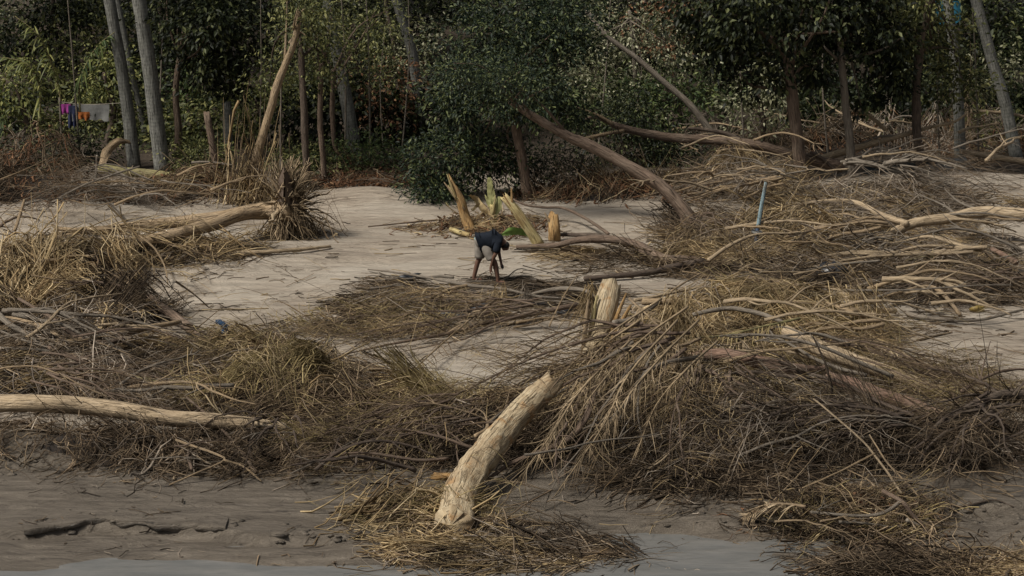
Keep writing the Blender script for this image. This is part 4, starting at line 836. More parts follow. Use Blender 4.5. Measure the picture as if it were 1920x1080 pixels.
log('drift_branch', 'grey arching branch in front of the bending person', [(690, 505, .05), (750, 512, .15), (820, 524, .2), (880, 535, .25), (950, 543, .25), (1010, 556, .2), (1070, 560, .15)], (.015, .035, .02), 'bark_grey', 'branch', k=7)
log('drift_branch', 'pale bowed branch rising from the dark twig mat to the straw mound', [(985, 556, .05), (1020, 546, .15), (1060, 541, .25), (1100, 546, .3), (1120, 560, .25)], (.03, .045, .03), 'bark_grey', 'branch', k=7)
log('drift_branch', 'bowed branch springing from the left of the dark twig mat', [(740, 600, .03), (790, 570, .1), (835, 545, .2), (880, 534, .25)], (.015, .035), 'bark_tan', 'branch', k=7)
log('drift_branch', 'pale thin branch under the bowed branch in the dark twig mat', [(640, 590, .03), (720, 578, .06), (790, 562, .1), (860, 556, .1), (930, 560, .08)], (.012, .022), 'bark_tan', 'branch', k=6)
log('fallen_limb', 'reddish bare limb sticking out of the matted straw', [(1290, 668, .6), (1345, 664, .72), (1400, 672, .7), (1450, 686, .62), (1500, 694, .55), (1550, 690, .55)], (.05, .10, .115, .12, .10, .03), 'bark_red', 'branch', k=11)
log('fallen_log', 'pale yellowish log slanting from the matted straw to the sand', [(1472, 620, .8), (1510, 640, .72), (1560, 662, .6), (1620, 684, .45), (1690, 706, .3), (1760, 735, .1)], (.10, .13, .135, .125, .11, .09), 'bark_pale', k=11, lump=.06)
log('fallen_log', 'rusty brown log below the pale yellowish log', [(1550, 706, .45), (1600, 722, .4), (1650, 742, .3), (1720, 762, .15), (1790, 790, .05)], (.09, .12, .12, .11, .08), 'bark_red', k=11)
log('drift_branch', 'crooked forked branch in front of the drooping straw', [(905, 905, .15), (960, 868, .3), (1025, 842, .5), (1070, 820, .65), (1100, 780, .9), (1115, 735, 1.1)], (.02, .03, .035, .045, .05, .04), 'bark_brown', 'branch', k=8)
log('drift_branch', 'smooth grey branch bowed down over the drooping straw', [(1145, 790, .8), (1180, 745, 1.0), (1210, 700, 1.2), (1250, 680, 1.25), (1310, 670, 1.1)], (.025, .035, .04), 'bark_grey', 'branch', k=8)
rbx = thing('fallen_branch', T(1880, 790, .4), 'dark twisted branch with bare twigs crossing the sand at the right edge', 'branch')
b1 = [(1990, 733, .5), (1920, 738, .55), (1870, 742, .6), (1820, 762, .6), (1760, 800, .5), (1700, 830, .4)]
tube('branch', px(b1), (.09, .085, .08, .06, .045, .03), 'bark_dark', rbx, k=9)
tube('branch', px([(1870, 742, .6), (1850, 722, .7), (1800, 702, .8), (1740, 690, .85)]), (.04, .012), 'bark_dark', rbx, k=6)
tube('branch', px([(1900, 740, .6), (1940, 700, .8), (1990, 680, .9)]), (.03, .012), 'bark_dark', rbx, k=6)
tube('branch', px([(1850, 750, .6), (1880, 800, .4), (1930, 860, .1)]), (.03, .012), 'bark_dark', rbx, k=6)
twigs_on(rbx, px(b1), 260, 1.0, .009, 'twig_dark', (-.3, -.1, -.2), t0=.1); twigs_on(rbx, px([(1870, 742, .6), (1850, 722, .7), (1800, 702, .8), (1740, 690, .85)]), 60, .6, .007, 'twig_brown', (-.4, 0, 0))

# left-hand branches
for lab, pts, R, mt in [
    ('thick pale bowed branch at the left edge below the tall straw heap', [(-40, 598, .5), (30, 600, .52), (75, 612, .48), (105, 630, .38), (125, 645, .3)], (.07, .055), 'bark_tan'),
    ('brown branch slanting down from the tall straw heap', [(35, 560, .6), (90, 592, .5), (140, 628, .4), (190, 642, .35), (232, 636, .35)], (.03, .05), 'bark_brown'),
    ('knotty tan branch lying across the twig mat', [(120, 645, .3), (170, 636, .35), (230, 624, .38), (290, 612, .35), (338, 604, .3)], (.07, .06, .045), 'bark_tan'),
    ('thick brown stub rising from the sand beside the tall straw heap', [(278, 560, .25), (310, 582, .2), (345, 607, .1), (380, 632, .05)], (.10, .09), 'bark_brown'),
    ('thin grey branch above the long pale log', [(-20, 652, .4), (60, 655, .42), (130, 662, .4), (190, 672, .38), (240, 690, .3)], (.025, .03), 'bark_grey'),
    ('long thin grey stick crossing the thin grey branch', [(-20, 610, .5), (50, 640, .5), (130, 662, .45), (210, 684, .35)], (.015, .02), 'bark_grey'),
    ('greenish smooth branch lying in the twig mat', [(150, 692, .35), (220, 702, .32), (270, 712, .3), (325, 718, .28)], (.035, .05, .04), 'bark_green'),
    ('pale thin branch crossing from the blue rag clump', [(330, 718, .25), (380, 708, .35), (440, 700, .45)], (.03, .018), 'bark_grey'),
    ('pale crooked branch drooping under the long pale log', [(60, 780, .25), (110, 798, .18), (165, 811, .15), (205, 806, .18), (260, 795, .2)], (.03, .04, .02), 'bark_grey'),
    ('thin stick fanning out under the long pale log', [(-20, 800, .15), (60, 808, .12), (120, 816, .08), (150, 822, .05)], (.018, .014), 'bark_grey'),
    ('slim branch slanting across the end of the long pale log', [(350, 745, .45), (400, 790, .4), (440, 830, .3), (480, 885, .1)], (.016, .026), 'bark_brown'),
    ('forked yellowish twig touching the mud edge below the dark twig bank', [(318, 909, .01), (370, 886, .15), (420, 863, .3), (400, 850, .35), (330, 825, .4)], (.012, .02), 'bark_tan'),
    ('thin pale twig running from the forked yellowish twig', [(420, 863, .3), (455, 875, .2), (490, 902, .04)], (.02, .014), 'bark_tan'),
    ('grey stick standing up from the brush pile at the wood edge', [(238, 415, .0), (215, 390, .3), (180, 355, .75)], (.03, .015), 'bark_grey'),
    ('broken stake standing in the tall straw heap', [(28, 432, .9), (38, 400, 1.2), (46, 374, 1.45)], (.04, .025), 'bark_tan'),
    ('short stake leaning in the tall straw heap near the double trunk', [(140, 470, .5), (150, 450, .7), (162, 428, .95)], (.035, .02), 'bark_tan'),
    ('pale dead bough lying over the brush pile at the wood edge', [(90, 385, .5), (140, 355, .8), (190, 335, 1.0), (262, 312, 1.2)], (.03, .02), 'bark_grey'),
    ('broken white stick upright by the yellow-green fallen log', [(178, 340, .4), (181, 315, .7), (182, 292, 1.0)], (.035, .03), 'bark_grey'),
    ('pale log end on the sand under the double trunk', [(440, 475, .06), (500, 472, .08), (560, 468, .08), (620, 462, .05)], (.05, .045, .03), 'bark_pale')]:
    log('drift_branch', lab, pts, R, mt, 'branch', k=8, wob=.004)
# right-hand branches
for lab, pts, R, mt in [
    ('slim greenish branch lying in the wide twig mat', [(1695, 488, .15), (1760, 478, .2), (1830, 474, .2), (1900, 480, .15)], (.03, .045, .03), 'bark_green'),
    ('thin dark forked branch below the slim greenish branch', [(1740, 508, .1), (1772, 490, .2), (1800, 494, .15)], (.02, .03), 'bark_dark'),
    ('pale bent trunk stub beside the sand patch', [(1548, 538, .35), (1572, 544, .35), (1592, 562, .28), (1612, 580, .18), (1680, 583, .1)], (.03, .05, .06, .05), 'bark_pale'),
    ('split pale branch fanning beside the bent trunk stub', [(1600, 575, .2), (1640, 560, .25), (1680, 548, .25), (1720, 552, .2)], (.05, .02), 'bark_grey'),
    ('yellow-green bent palm stalk over the twig mat', [(1640, 562, .2), (1690, 547, .28), (1735, 537, .32), (1765, 548, .28), (1800, 590, .05)], (.02, .035, .045, .035), 'bark_tan'),
    ('grey plank of bark lying behind the sand patch', [(1700, 588, .08), (1740, 596, .08), (1790, 600, .06)], (.05, .04), 'bark_grey'),
    ('bowed thin branch at the right edge behind the sand patch', [(1790, 602, .05), (1850, 598, .12), (1910, 582, .2), (1960, 575, .2)], (.03, .02), 'bark_grey'),
    ('reddish broken stub lying in the wide twig mat at the right edge', [(1860, 468, .25), (1885, 480, .25), (1905, 492, .2)], (.06, .07), 'bark_red'),
    ('long white twig sloping down in front of the bare fallen crown', [(1525, 748, 1.15), (1570, 785, .95), (1620, 830, .7), (1660, 880, .45), (1690, 925, .25)], (.012, .018), 'bark_pale'),
    ('second white twig sloping down behind the small spiky brush clump', [(1630, 815, .8), (1665, 870, .55), (1700, 905, .35), (1722, 930, .2)], (.010, .014), 'bark_tan'),
    ('thin straight twig lying on top of the small spiky brush clump', [(1505, 915, .6), (1570, 885, .75), (1640, 862, .85)], (.012, .016), 'bark_tan'),
    ('crooked dark root arching out of the small spiky brush clump', [(1655, 920, .5), (1690, 940, .4), (1715, 970, .2), (1742, 995, .0)], (.03, .035, .02), 'bark_brown'),
    ('pale bare root dipping into the mud beside the small spiky brush clump', [(1700, 975, .2), (1720, 985, .1), (1738, 1000, .0)], (.035, .02), 'bark_grey'),
    ('grey stem lying low across the small spiky brush clump', [(1520, 960, .35), (1590, 966, .35), (1650, 964, .35), (1690, 940, .4)], (.02, .03), 'bark_grey'),
    ('thin branch in the mud right of the small spiky brush clump', [(1730, 940, .04), (1800, 946, .03), (1860, 946, .03), (1900, 945, .03)], (.018, .012), 'bark_dark'),
    ('curved white twig over the dark hollow of the fallen crown', [(1215, 880, .2), (1245, 860, .3), (1270, 835, .4), (1285, 810, .55)], (.012, .016), 'bark_pale'),
    ('long dry stalk leaning out of the dark twig mat', [(1030, 612, .15), (1055, 560, .55), (1085, 510, .95)], (.018, .008), 'bark_tan'),
    ('thick grey root curling on top of the straw mound', [(1150, 605, 1.3), (1180, 600, 1.3), (1215, 580, 1.4), (1240, 562, 1.45)], (.045, .05, .035), 'bark_grey'),
    ('short cut pole lying on top of the straw mound', [(1205, 566, 1.4), (1240, 566, 1.42), (1280, 565, 1.4)], (.06, .05), 'bark_tan'),
    ('weathered bough running along the matted straw', [(1300, 590, .8), (1370, 578, .85), (1430, 590, .8), (1470, 605, .75)], (.04, .05, .03), 'bark_grey'),
    ('thin dead bough lying between the blue post and the matted straw', [(1400, 520, .3), (1470, 530, .3), (1560, 552, .25)], (.05, .03), 'bark_brown'),
    ('straight dry cane lying over the straw near the dark weathered branch', [(1260, 545, .9), (1300, 520, .9), (1345, 498, .8)], (.018, .012), 'bark_tan')]:
    log('drift_branch', lab, pts, R, mt, 'branch', k=8, wob=.004)

for lab, root, az, fan, n1, L1, r1, ms, bk in [
    ('pale forked boughs sprawling below the forked fallen tree', (1880, 470, .5), PI * 1.02, .16, 5, 4.2, .055, ('twig_grey', 'straw'), 'bark_pale'),
    ('pale forked boughs sprawling toward the blue post', (1700, 425, .55), PI * 1.03, .30, 6, 3.0, .045, ('twig_grey', 'straw'), 'bark_tan'),
    ('tan forked boughs lying across the matted straw', (1700, 600, .5), PI * .96, .22, 6, 4.4, .045, ('straw', 'twig_grey'), 'bark_tan'),
    ('grey forked boughs reaching out of the tall straw heap', (-20, 590, .8), -.12, .30, 6, 3.6, .05, ('twig_grey', 'twig_brown'), 'bark_grey'),
    ('tan forked boughs under the fallen double trunk', (80, 445, .5), -.02, .12, 5, 4.0, .045, ('straw', 'twig_brown'), 'bark_tan'),
    ('long drooping tan boughs beside the thick broken trunk', (1240, 640, 1.4), PI * 1.27, .2, 4, 3.6, .035, ('twig_brown', 'straw'), 'bark_grey'),
    ('forked grey boughs among the trunks by the concrete wall', (1560, 312, .6), .08, .2, 6, 3.4, .045, ('twig_grey', 'twig_brown'), 'bark_grey'),
    ('forked boughs sprawling left of the forked brown trunk', (1490, 340, .6), PI * .97, .2, 6, 3.2, .045, ('twig_grey', 'twig_brown'), 'bark_tan')]:
    brush('fallen_boughs', lab, 'branch', root, az, fan, n1, L1, r1, ms, 7, 4, .3, bark=bk, jit=.12, f2=.34)

# crooked forked branches strewn through the drift: each a thing, alike within its place
def crooked(n, region, label, group, hh, L, r, mats, az, sp):
    x0, y0, x1, y1 = region
    for q in range(n):
        c = V3(T(rng.uniform(x0, x1), rng.uniform(y0, y1), rng.uniform(.5, 1) * hh)); a0 = az + rng.normal(0, sp) + (PI if rng.uniform() < .35 else 0); Lq = L * rng.uniform(.55, 1.35); K = 7
        aa = a0 + np.cumsum(rng.normal(0, .22, K)); st = Lq / (K - 1); x = c[0] + np.cumsum(np.cos(aa) * st) - np.cos(a0) * Lq / 2; y = c[1] + np.cumsum(np.sin(aa) * st) - np.sin(a0) * Lq / 2
        z = c[2] + rng.normal(0, .12) * Lq * np.linspace(-.5, .5, K) + rng.uniform(0, .12) * Lq * np.sin(np.linspace(0, PI, K)) + np.cumsum(rng.normal(0, .02, K)); z = trodden(x, y, np.maximum(z, TH(x, y) + .015))
        P = np.column_stack([x, y, z]); rr = r * rng.lognormal(0, .3); m_ = mats[q % len(mats)]
        t0 = thing('drift_branch', (x[0], y[0], float(TH(x[0], y[0]))), label, 'branch', group)
        tube('limb', P, (rr, rr * .35), m_, t0, k=7, seg=4, lump=.12, wob=.006, ragged=.02)
        for f in range(rng.integers(2, 5)):
            i = rng.integers(1, K - 1); b = P[i]; a1 = aa[i] + rng.choice([-1, 1]) * rng.uniform(.3, .9); l1 = Lq * rng.uniform(.15, .42) * (1.2 - i / K)
            e1 = b + np.array([math.cos(a1), math.sin(a1), rng.normal(.12, .25)]) * l1; m1 = (b + e1) / 2 + rng.normal(0, .07, 3) * l1
            for w_ in (m1, e1): w_[2] = max(w_[2], th(w_[0], w_[1]) + .01)
            tube('fork', [b, m1, e1], (rr * .55, rr * .18), m_, t0, k=5, seg=4, wob=.004)
CR = [(9, (20, 590, 420, 740), 'crooked forked branch lying on the brown twig mat by the long pale log', 'crooked branches on the left twig mat', .75, 2.2, .036, ['bark_tan', 'bark_grey', 'bark_brown', 'bark_pale'], -.2, .4),
      (6, (20, 420, 230, 560), 'crooked forked branch caught in the tall straw heap', 'crooked branches in the tall straw heap', .9, 1.6, .028, ['bark_tan', 'bark_brown'], .4, .6),
      (8, (30, 310, 440, 385), 'crooked grey branch in the brush at the wood edge', 'crooked branches in the wood-edge brush', .8, 1.9, .028, ['bark_grey', 'bark_tan'], .2, .5),
      (10, (560, 760, 930, 880), 'crooked brown branch slanting through the olive straw heap', 'crooked branches in the olive straw heap', .55, 1.9, .022, ['bark_brown', 'bark_dark', 'bark_tan'], .5, .35),
      (7, (300, 800, 600, 890), 'crooked dark branch in the drooping twig bank', 'crooked branches in the drooping twig bank', .4, 1.4, .02, ['bark_brown', 'bark_grey'], .1, .5),
      (9, (980, 620, 1300, 860), 'crooked brown branch drooping down the straw mound', 'crooked branches on the straw mound', 1.0, 1.9, .024, ['bark_brown', 'bark_tan', 'bark_grey'], .85, .3),
      (13, (1280, 540, 1680, 700), 'crooked pale branch on the matted straw', 'crooked branches on the matted straw', 1.05, 2.3, .034, ['bark_pale', 'bark_tan', 'bark_grey'], -.2, .35),
      (11, (1400, 720, 1900, 880), 'crooked dark branch in the bare fallen crown', 'crooked branches in the bare fallen crown', .7, 2.2, .026, ['bark_dark', 'bark_brown', 'bark_grey'], .2, .4),
      (19, (1380, 390, 1900, 590), 'crooked pale branch on the wide twig mat', 'crooked branches on the wide twig mat', .62, 2.3, .034, ['bark_pale', 'bark_tan', 'bark_pale', 'bark_grey'], .1, .4),
      (12, (1270, 230, 1480, 350), 'crooked branch in the brush under the long fallen trunk', 'crooked branches under the long fallen trunk', 1.25, 2.0, .03, ['bark_pale', 'bark_tan'], .3, .6),
      (13, (1520, 220, 1900, 330), 'crooked branch in the brush by the concrete wall', 'crooked branches by the concrete wall', 1.3, 2.0, .032, ['bark_pale', 'bark_pale', 'bark_grey'], .3, .5),
      (7, (660, 520, 1080, 620), 'crooked thin branch on the dark twig mat below the bending person', 'crooked branches on the dark twig mat', .15, 1.9, .022, ['bark_grey', 'bark_tan', 'bark_brown'], .1, .25),
      (4, (1480, 920, 1720, 1000), 'crooked twig in the small spiky brush clump', 'crooked twigs in the spiky brush clump', .4, .9, .018, ['bark_grey', 'bark_tan'], .3, .7)]
for a_ in CR: crooked(*a_)

# loose sticks lying about on the heaps: alike but for their place
def sticks(n, region, label, group, hmax, L, r, mats, az, sp):
    x0, y0, x1, y1 = region
    for q in range(n):
        c = T(rng.uniform(x0, x1), rng.uniform(y0, y1), rng.uniform(.3, 1) * hmax); th0 = az + rng.normal(0, sp); Lq = L * rng.uniform(.6, 1.4)
        d = np.array([math.cos(th0), math.sin(th0), rng.normal(0, .25)]) * Lq / 2; cv = V3(c); m_ = cv + rng.normal(0, .06, 3) * Lq
        a_, b_ = cv - d, cv + d
        for p in (a_, b_): p[2] = max(p[2], th(p[0], p[1]) + .01)
        rr = r * rng.uniform(.7, 1.3)
        tube('stick', [a_, m_, b_], (rr, rr * .5), mats[q % len(mats)], label=label, cat='stick', group=group, k=5, seg=4)
sticks(10, (20, 640, 420, 740), 'bare grey stick lying loose on the brown twig mat by the long pale log', 'sticks on the left twig mat', .6, 1.2, .013, ['bark_grey', 'bark_tan'], .5, .6)
sticks(7, (20, 420, 220, 540), 'bare stick lying loose in the tall straw heap', 'sticks in the tall straw heap', 1.2, 1.0, .014, ['bark_tan', 'bark_grey'], .9, .6)
sticks(8, (40, 300, 420, 380), 'bare grey stick poking from the brush at the wood edge', 'sticks in the wood-edge brush', .9, 1.3, .014, ['bark_grey', 'bark_tan'], .4, .6)
sticks(10, (1520, 450, 1900, 560), 'bare stick lying loose on the wide twig mat', 'sticks on the wide twig mat', .35, 1.1, .013, ['bark_grey', 'bark_pale'], .2, .5)
sticks(10, (1420, 780, 1900, 900), 'slender pale twig caught in the bare fallen crown', 'twigs in the bare fallen crown', .9, 1.1, .010, ['bark_grey', 'bark_tan'], .8, .7)
sticks(8, (600, 780, 900, 900), 'slender twig lying on the brown and olive straw heap', 'twigs on the olive straw heap', .7, 1.0, .011, ['bark_grey', 'bark_brown'], .6, .4)
sticks(8, (1290, 500, 1600, 640), 'pale cane lying on the matted straw', 'canes on the matted straw', .8, 1.1, .012, ['bark_tan', 'bark_pale'], .1, .6)
sticks(8, (1520, 890, 1700, 990), 'yellow stalk sticking out of the small spiky brush clump', 'stalks in the spiky brush clump', .6, .7, .012, ['bark_tan'], 2.4, .5)
sticks(12, (1760, 890, 1900, 960), 'yellow stalk lying on the wet mud under the bare fallen crown', 'stalks on the wet mud', .15, .6, .010, ['bark_tan'], 2.4, .3)
sticks(6, (1530, 200, 1900, 300), 'bare grey stick caught in the brush by the concrete wall', 'sticks by the concrete wall', .9, 1.1, .014, ['bark_grey'], .4, .7)
sticks(6, (1260, 240, 1470, 340), 'bare grey stick caught under the long fallen trunk', 'sticks under the long fallen trunk', 1.0, 1.0, .013, ['bark_grey', 'bark_tan'], .6, .7)

# ------------------------------------------------------------------ dead palm fronds draped over the straw mound
FG = 'dead fronds draped over the straw mound'
FL = 'dead palm frond drooping down the front of the straw mound'
for q, pp in enumerate([[(1290, 575, 1.6), (1200, 640, 1.5), (1110, 740, 1.15), (1035, 860, .6)], [(1310, 600, 1.5), (1230, 680, 1.4), (1160, 770, 1.0), (1110, 880, .4)], [(1240, 560, 1.6), (1150, 620, 1.4), (1065, 690, 1.1), (985, 790, .7)],
                        [(1345, 640, 1.3), (1290, 690, 1.25), (1230, 760, .9), (1190, 860, .4)], [(1180, 640, 1.5), (1090, 730, 1.2), (1030, 820, .8), (950, 930, .15)], [(1270, 600, 1.6), (1180, 700, 1.35), (1130, 800, .9), (1040, 930, .15)],
                        [(1200, 600, 1.5), (1120, 660, 1.3), (1060, 760, 1.0), (1010, 880, .4)]]):
    frond('dead_frond', px(pp), FL, 'palm frond', .42, 60, 'frond_dry', FG, droop=1.0, bias=(-.3, -.25, -.2), spread=.45, wd=.006, ruff=.55)
for lab, pp, mt in [('yellowish green frond lying level on the matted straw', [(1500, 597, .85), (1430, 613, .85), (1350, 630, .8), (1265, 634, .8)], 'straw_olive'),
                    ('dead frond with comb-like leaflets across the matted straw', [(1470, 605, .8), (1400, 640, .7), (1330, 650, .7), (1250, 662, .8)], 'frond_dry'),
                    ('thin dead frond trailing over the sand behind the bare fallen crown', [(1560, 640, .6), (1640, 640, .5), (1700, 665, .3), (1745, 690, .05)], 'frond_dry'),
                    ('dead frond with comb-like leaflets dipping into the mud by the small spiky brush clump', [(1510, 950, .45), (1470, 945, .4), (1430, 952, .25), (1385, 975, .02)], 'frond_dry'),
                    ('brown frond lying beside the upright stripped stump', [(1180, 560, 1.5), (1240, 620, 1.3), (1260, 690, 1.1)], 'frond_dry'),
                    ('dead frond hanging over the long slim branch', [(930, 560, .35), (880, 600, .3), (790, 680, .25), (740, 740, .3)], 'twig_brown')]:
    frond('dead_frond', px(pp), lab, 'palm frond', .4, 34, mt, droop=.4, bias=(0, -.1, -.1), wd=.010, rmat='bark_green' if mt == 'straw_olive' else 'bark_tan', r=.026)
# limp straw hung over the slim branches
def hang(name, label, c, w, L, n, mat, grp=None):
    top = V3(T(*c)); K = 6; t = np.linspace(0, 1, K)
    b = top + np.column_stack([rng.normal(0, w, n), rng.normal(0, .08, n), rng.normal(-.1, .14, n)]); Ls = L * rng.uniform(.25, 1.1, n)
    P = b[:, None] + np.stack([rng.normal(-.05, .38, (n, 1)) * t * Ls[:, None], rng.normal(-.1, .2, (n, 1)) * t * Ls[:, None], -Ls[:, None] * t + .05 * np.sin(t * 3)], 2)
    P[..., 2] = np.maximum(P[..., 2], TH(P[..., 0], P[..., 1]) + .006)
    V, Q = strand_arr(P, np.full((n, 1), .008) * np.linspace(1, .5, K)[None]); A = Acc(); A.add(V, Q)
    return tag(A.build(name, [mat], smooth=False), label, 'straw tuft', grp)
hang('straw_tuft', 'limp straw tuft hanging on the grey arching branch', (938, 542, .3), .07, .5, 60, 'straw', None)
hang('straw_tuft', 'limp pale fibre tuft hanging on the grey arching branch end', (985, 548, .3), .06, .6, 50, 'twig_grey', None)
hang('straw_tuft', 'straw tuft hanging under the upright stripped stump', (1105, 545, 1.5), .06, .8, 70, 'straw', None)
hang('straw_tuft', 'straw tuft hanging on the end of the short cut pole', (1270, 560, 1.5), .1, 1.1, 120, 'straw', None)
hang('straw_tuft', 'brown root tuft standing in the dry grass by the sand', (620, 645, .55), .06, .6, 50, 'twig_dark', None)

# fine twigs scattered over the open sand and mud
def scatter(name, label, region, n, L, r, mats, az, sp):
    x0, y0, x1, y1 = region; A = Acc()
    for mi, m_ in enumerate(mats):
        k = n // len(mats); pts = [T(rng.uniform(x0, x1), rng.uniform(y0, y1)) for _ in range(k // 6)]
        cx = np.array([p.x for p in pts]); cy = np.array([p.y for p in pts]); ii = rng.integers(0, len(pts), k)
        x = cx[ii] + rng.normal(0, .25, k); y = cy[ii] + rng.normal(0, .2, k); a_ = az + rng.normal(0, sp, k); Ls = L * rng.lognormal(-.2, .6, k); t = np.linspace(-.5, .5, 4)
        X_ = x[:, None] + np.cos(a_)[:, None] * Ls[:, None] * t; Y_ = y[:, None] + np.sin(a_)[:, None] * Ls[:, None] * t + rng.normal(0, .02, (k, 4))
        Z_ = TH(X_, Y_) + .008 + rng.uniform(0, .03, (k, 1))
        V, Q = strand_arr(np.stack([X_, Y_, Z_], 2), (r * rng.lognormal(0, .4, k))[:, None] * np.ones((1, 4))); A.add(V, Q, m=mi)
    return tag(A.build(name, mats, smooth=False), label, 'twig litter', kind='stuff')
scatter('twig_litter', 'fine twig litter strewn over the open sand around the bending person', (230, 400, 1300, 640), 800, .26, .006, ['twig_brown', 'twig_dark', 'straw'], .1, .5)
scatter('twig_litter', 'fine dark litter scattered over the wet mud foreground', (0, 900, 1920, 1075), 360, .16, .006, ['twig_dark', 'twig_brown', 'twig_grey'], .05, .7)
scatter('twig_litter', 'fine twig litter on the sand patch at the right edge', (1600, 330, 1920, 720), 500, .4, .008, ['twig_brown', 'twig_grey'], .1, .5)

# ------------------------------------------------------------------ snapped banana stems
def banana(label, pts, R, mat, ragged=.1, strips=3):
    P = px(pts); t = thing('banana_stump', P[0], label, 'stump')
    tube('stem', P, R, mat, t, k=12, ragged=ragged, lump=.08)
    a_, b_ = V3(P[0]), V3(P[-1])
    for q in range(strips):
        f = rng.uniform(.35, .7); s = a_ * (1 - f) + b_ * f + np.array([rng.uniform(-1, 1) * R[0] * .8, -R[0] * .7, 0]); e = b_ + np.array([rng.uniform(-1.6, 1.6) * R[0], rng.uniform(-.1, .1), rng.uniform(-.1, .25)])
        tube('sheath', [s, (s + e) / 2 + np.array([0, -.03, 0]), e], (.035, .03, .012), random.choice(['banana_brown', 'banana_stem', 'bark_tan']), t, k=5, seg=3)
    return t
banana('tall snapped banana stem with splintered pointed top', [(884, 436, 0), (872, 405, .35), (862, 372, .75), (846, 340, 1.12)], (.12, .11, .10, .05), 'banana_brown', .2)
bl = banana('banana stem topped with a torn green-yellow leaf sheath', [(927, 430, 0), (926, 405, .3), (924, 385, .55)], (.09, .08, .07), 'banana_stem', .05, 2)
def leaf_sheet(name, P, Wd, mat, parent, cup=.15):
    P = catmull(np.array([V3(p) for p in P]), 4); n = len(P); w = np.interp(np.linspace(0, 1, n), np.linspace(0, 1, len(Wd)), Wd); m = 7; s = np.linspace(-1, 1, m)
    tg = unit(np.gradient(P, axis=0)); sd = unit(np.cross(tg, np.array([0.05, 1.0, .1])) + 1e-6); nv = np.cross(sd, tg)
    V = P[:, None] + sd[:, None] * (w[:, None] * s)[..., None] + nv[:, None] * (cup * w[:, None] * (np.abs(s) - .5))[..., None] + rng.normal(0, .008, (n, m, 3))
    i, j = np.meshgrid(np.arange(n - 1), np.arange(m - 1), indexing='ij'); b0 = (i * m + j).ravel(); A = Acc()
    uq = np.stack([np.column_stack([(j.ravel() + a) / m, (i.ravel() + b) * .1]) for a, b in ((0, 0), (1, 0), (1, 1), (0, 1))], 1).reshape(-1, 2)
    A.add(V.reshape(-1, 3), np.column_stack([b0, b0 + 1, b0 + m + 1, b0 + m]), None, uq)
    return A.build(name, [mat], parent)
simple('waist', (.22, .36, .40), .9, .1, .2); simple('banana_leaf', (.24, .235, .10), .7, .3, .35, 8); simple('banana_green', (.10, .17, .035), .6, .3, .3, 8); simple('banana_dry', (.34, .26, .14), .9, .2, .3, 8)
leaf_sheet('leaf', px([(926, 400, .36), (922, 375, .65), (919, 350, .95), (917, 333, 1.15)]), (.02, .09, .07, .04), 'banana_leaf', bl)
leaf_sheet('leaf', px([(928, 402, .34), (927, 380, .6), (927, 362, .8)]), (.02, .06, .02), 'banana_leaf', bl)
leaf_sheet('leaf', px([(924, 402, .34), (916, 378, .62), (910, 366, .76)]), (.02, .055, .015), 'banana_leaf', bl)
leaf_sheet('leaf', px([(924, 408, .28), (905, 390, .5), (892, 372, .7), (880, 366, .8)]), (.03, .08, .06, .02), 'banana_dry', bl)
leaf_sheet('leaf', px([(927, 408, .28), (934, 390, .5), (936, 368, .75)]), (.03, .08, .04), 'banana_leaf', bl)
leaf_sheet('leaf', px([(926, 408, .3), (900, 385, .55), (885, 395, .45)]), (.02, .05, .03), 'banana_dry', bl)
banana('slanting yellow banana stem leaning left', [(1010, 458, 0), (990, 428, .35), (970, 398, .7), (948, 372, 1.0)], (.12, .115, .11, .09), 'banana_stem', .12)
banana('short orange-brown banana stump with split bark', [(1040, 452, 0), (1039, 430, .27), (1037, 405, .56)], (.13, .12, .11), 'banana_brown', .1)
log('banana_stump', 'yellow banana stem piece lying flat behind the bending person', [(846, 430, .08), (862, 436, .08), (880, 441, .06)], (.06, .05), 'banana_stem', 'stump', k=10, ragged=.05)
gl = leaf_sheet('banana_leaf', px([(940, 440, .12), (960, 434, .2), (985, 436, .15), (1000, 446, .05)]), (.02, .09, .08, .02), 'banana_green', None); tag(gl, 'fresh green banana leaf lying at foot of the slanting yellow stem', 'leaf')

# ------------------------------------------------------------------ the blue post, wall, washing and rubbish
bp = thing('marker_post', T(1416, 478), 'leaning post with pale blue top and dark lower half in the straw', 'post')
tube('post', px([(1415, 480, -.02), (1418, 450, .3), (1421, 425, .55)]), (.05, .045), 'paint_navy', bp, k=10, lump=.05)
tube('top_section', px([(1421, 426, .54), (1428, 385, 1.0), (1436, 343, 1.48)]), (.046, .042, .036), 'paint_blue', bp, k=10, lump=.03, ragged=.03)
tube('strap', px([(1411, 432, .5), (1418, 437, .46), (1428, 436, .48)]), (.05, .05), 'cloth_white', bp, k=7)
def slab(name, x0, x1, y0, y1, Y, d, mat, parent=None, bev=.02):
    a_, b_ = at(x0, y1, Y), at(x1, y0, Y); z0 = min(th(a_.x, Y), th(b_.x, Y)) - .05 if parent is None else a_.z
    bm = bmesh.new(); bmesh.ops.create_cube(bm, size=1)
    bmesh.ops.subdivide_edges(bm, edges=bm.edges[:], cuts=3, use_grid_fill=True)
    c = np.array([(a_.x + b_.x) / 2, Y + d / 2, (z0 + b_.z) / 2]); s = np.array([abs(b_.x - a_.x), d, b_.z - z0])
    V = np.array([v.co[:] for v in bm.verts]) * s + c; V += rng.normal(0, .008, V.shape)
    Q = [[v.index for v in f.verts] for f in bm.faces]; bm.free()
    return mk(name, V, Q, None, mat, parent, smooth=False)
wl_ = thing('concrete_wall', at(1715, 338, rowY(336)), 'low broken concrete wall behind the tree trunks', 'wall')
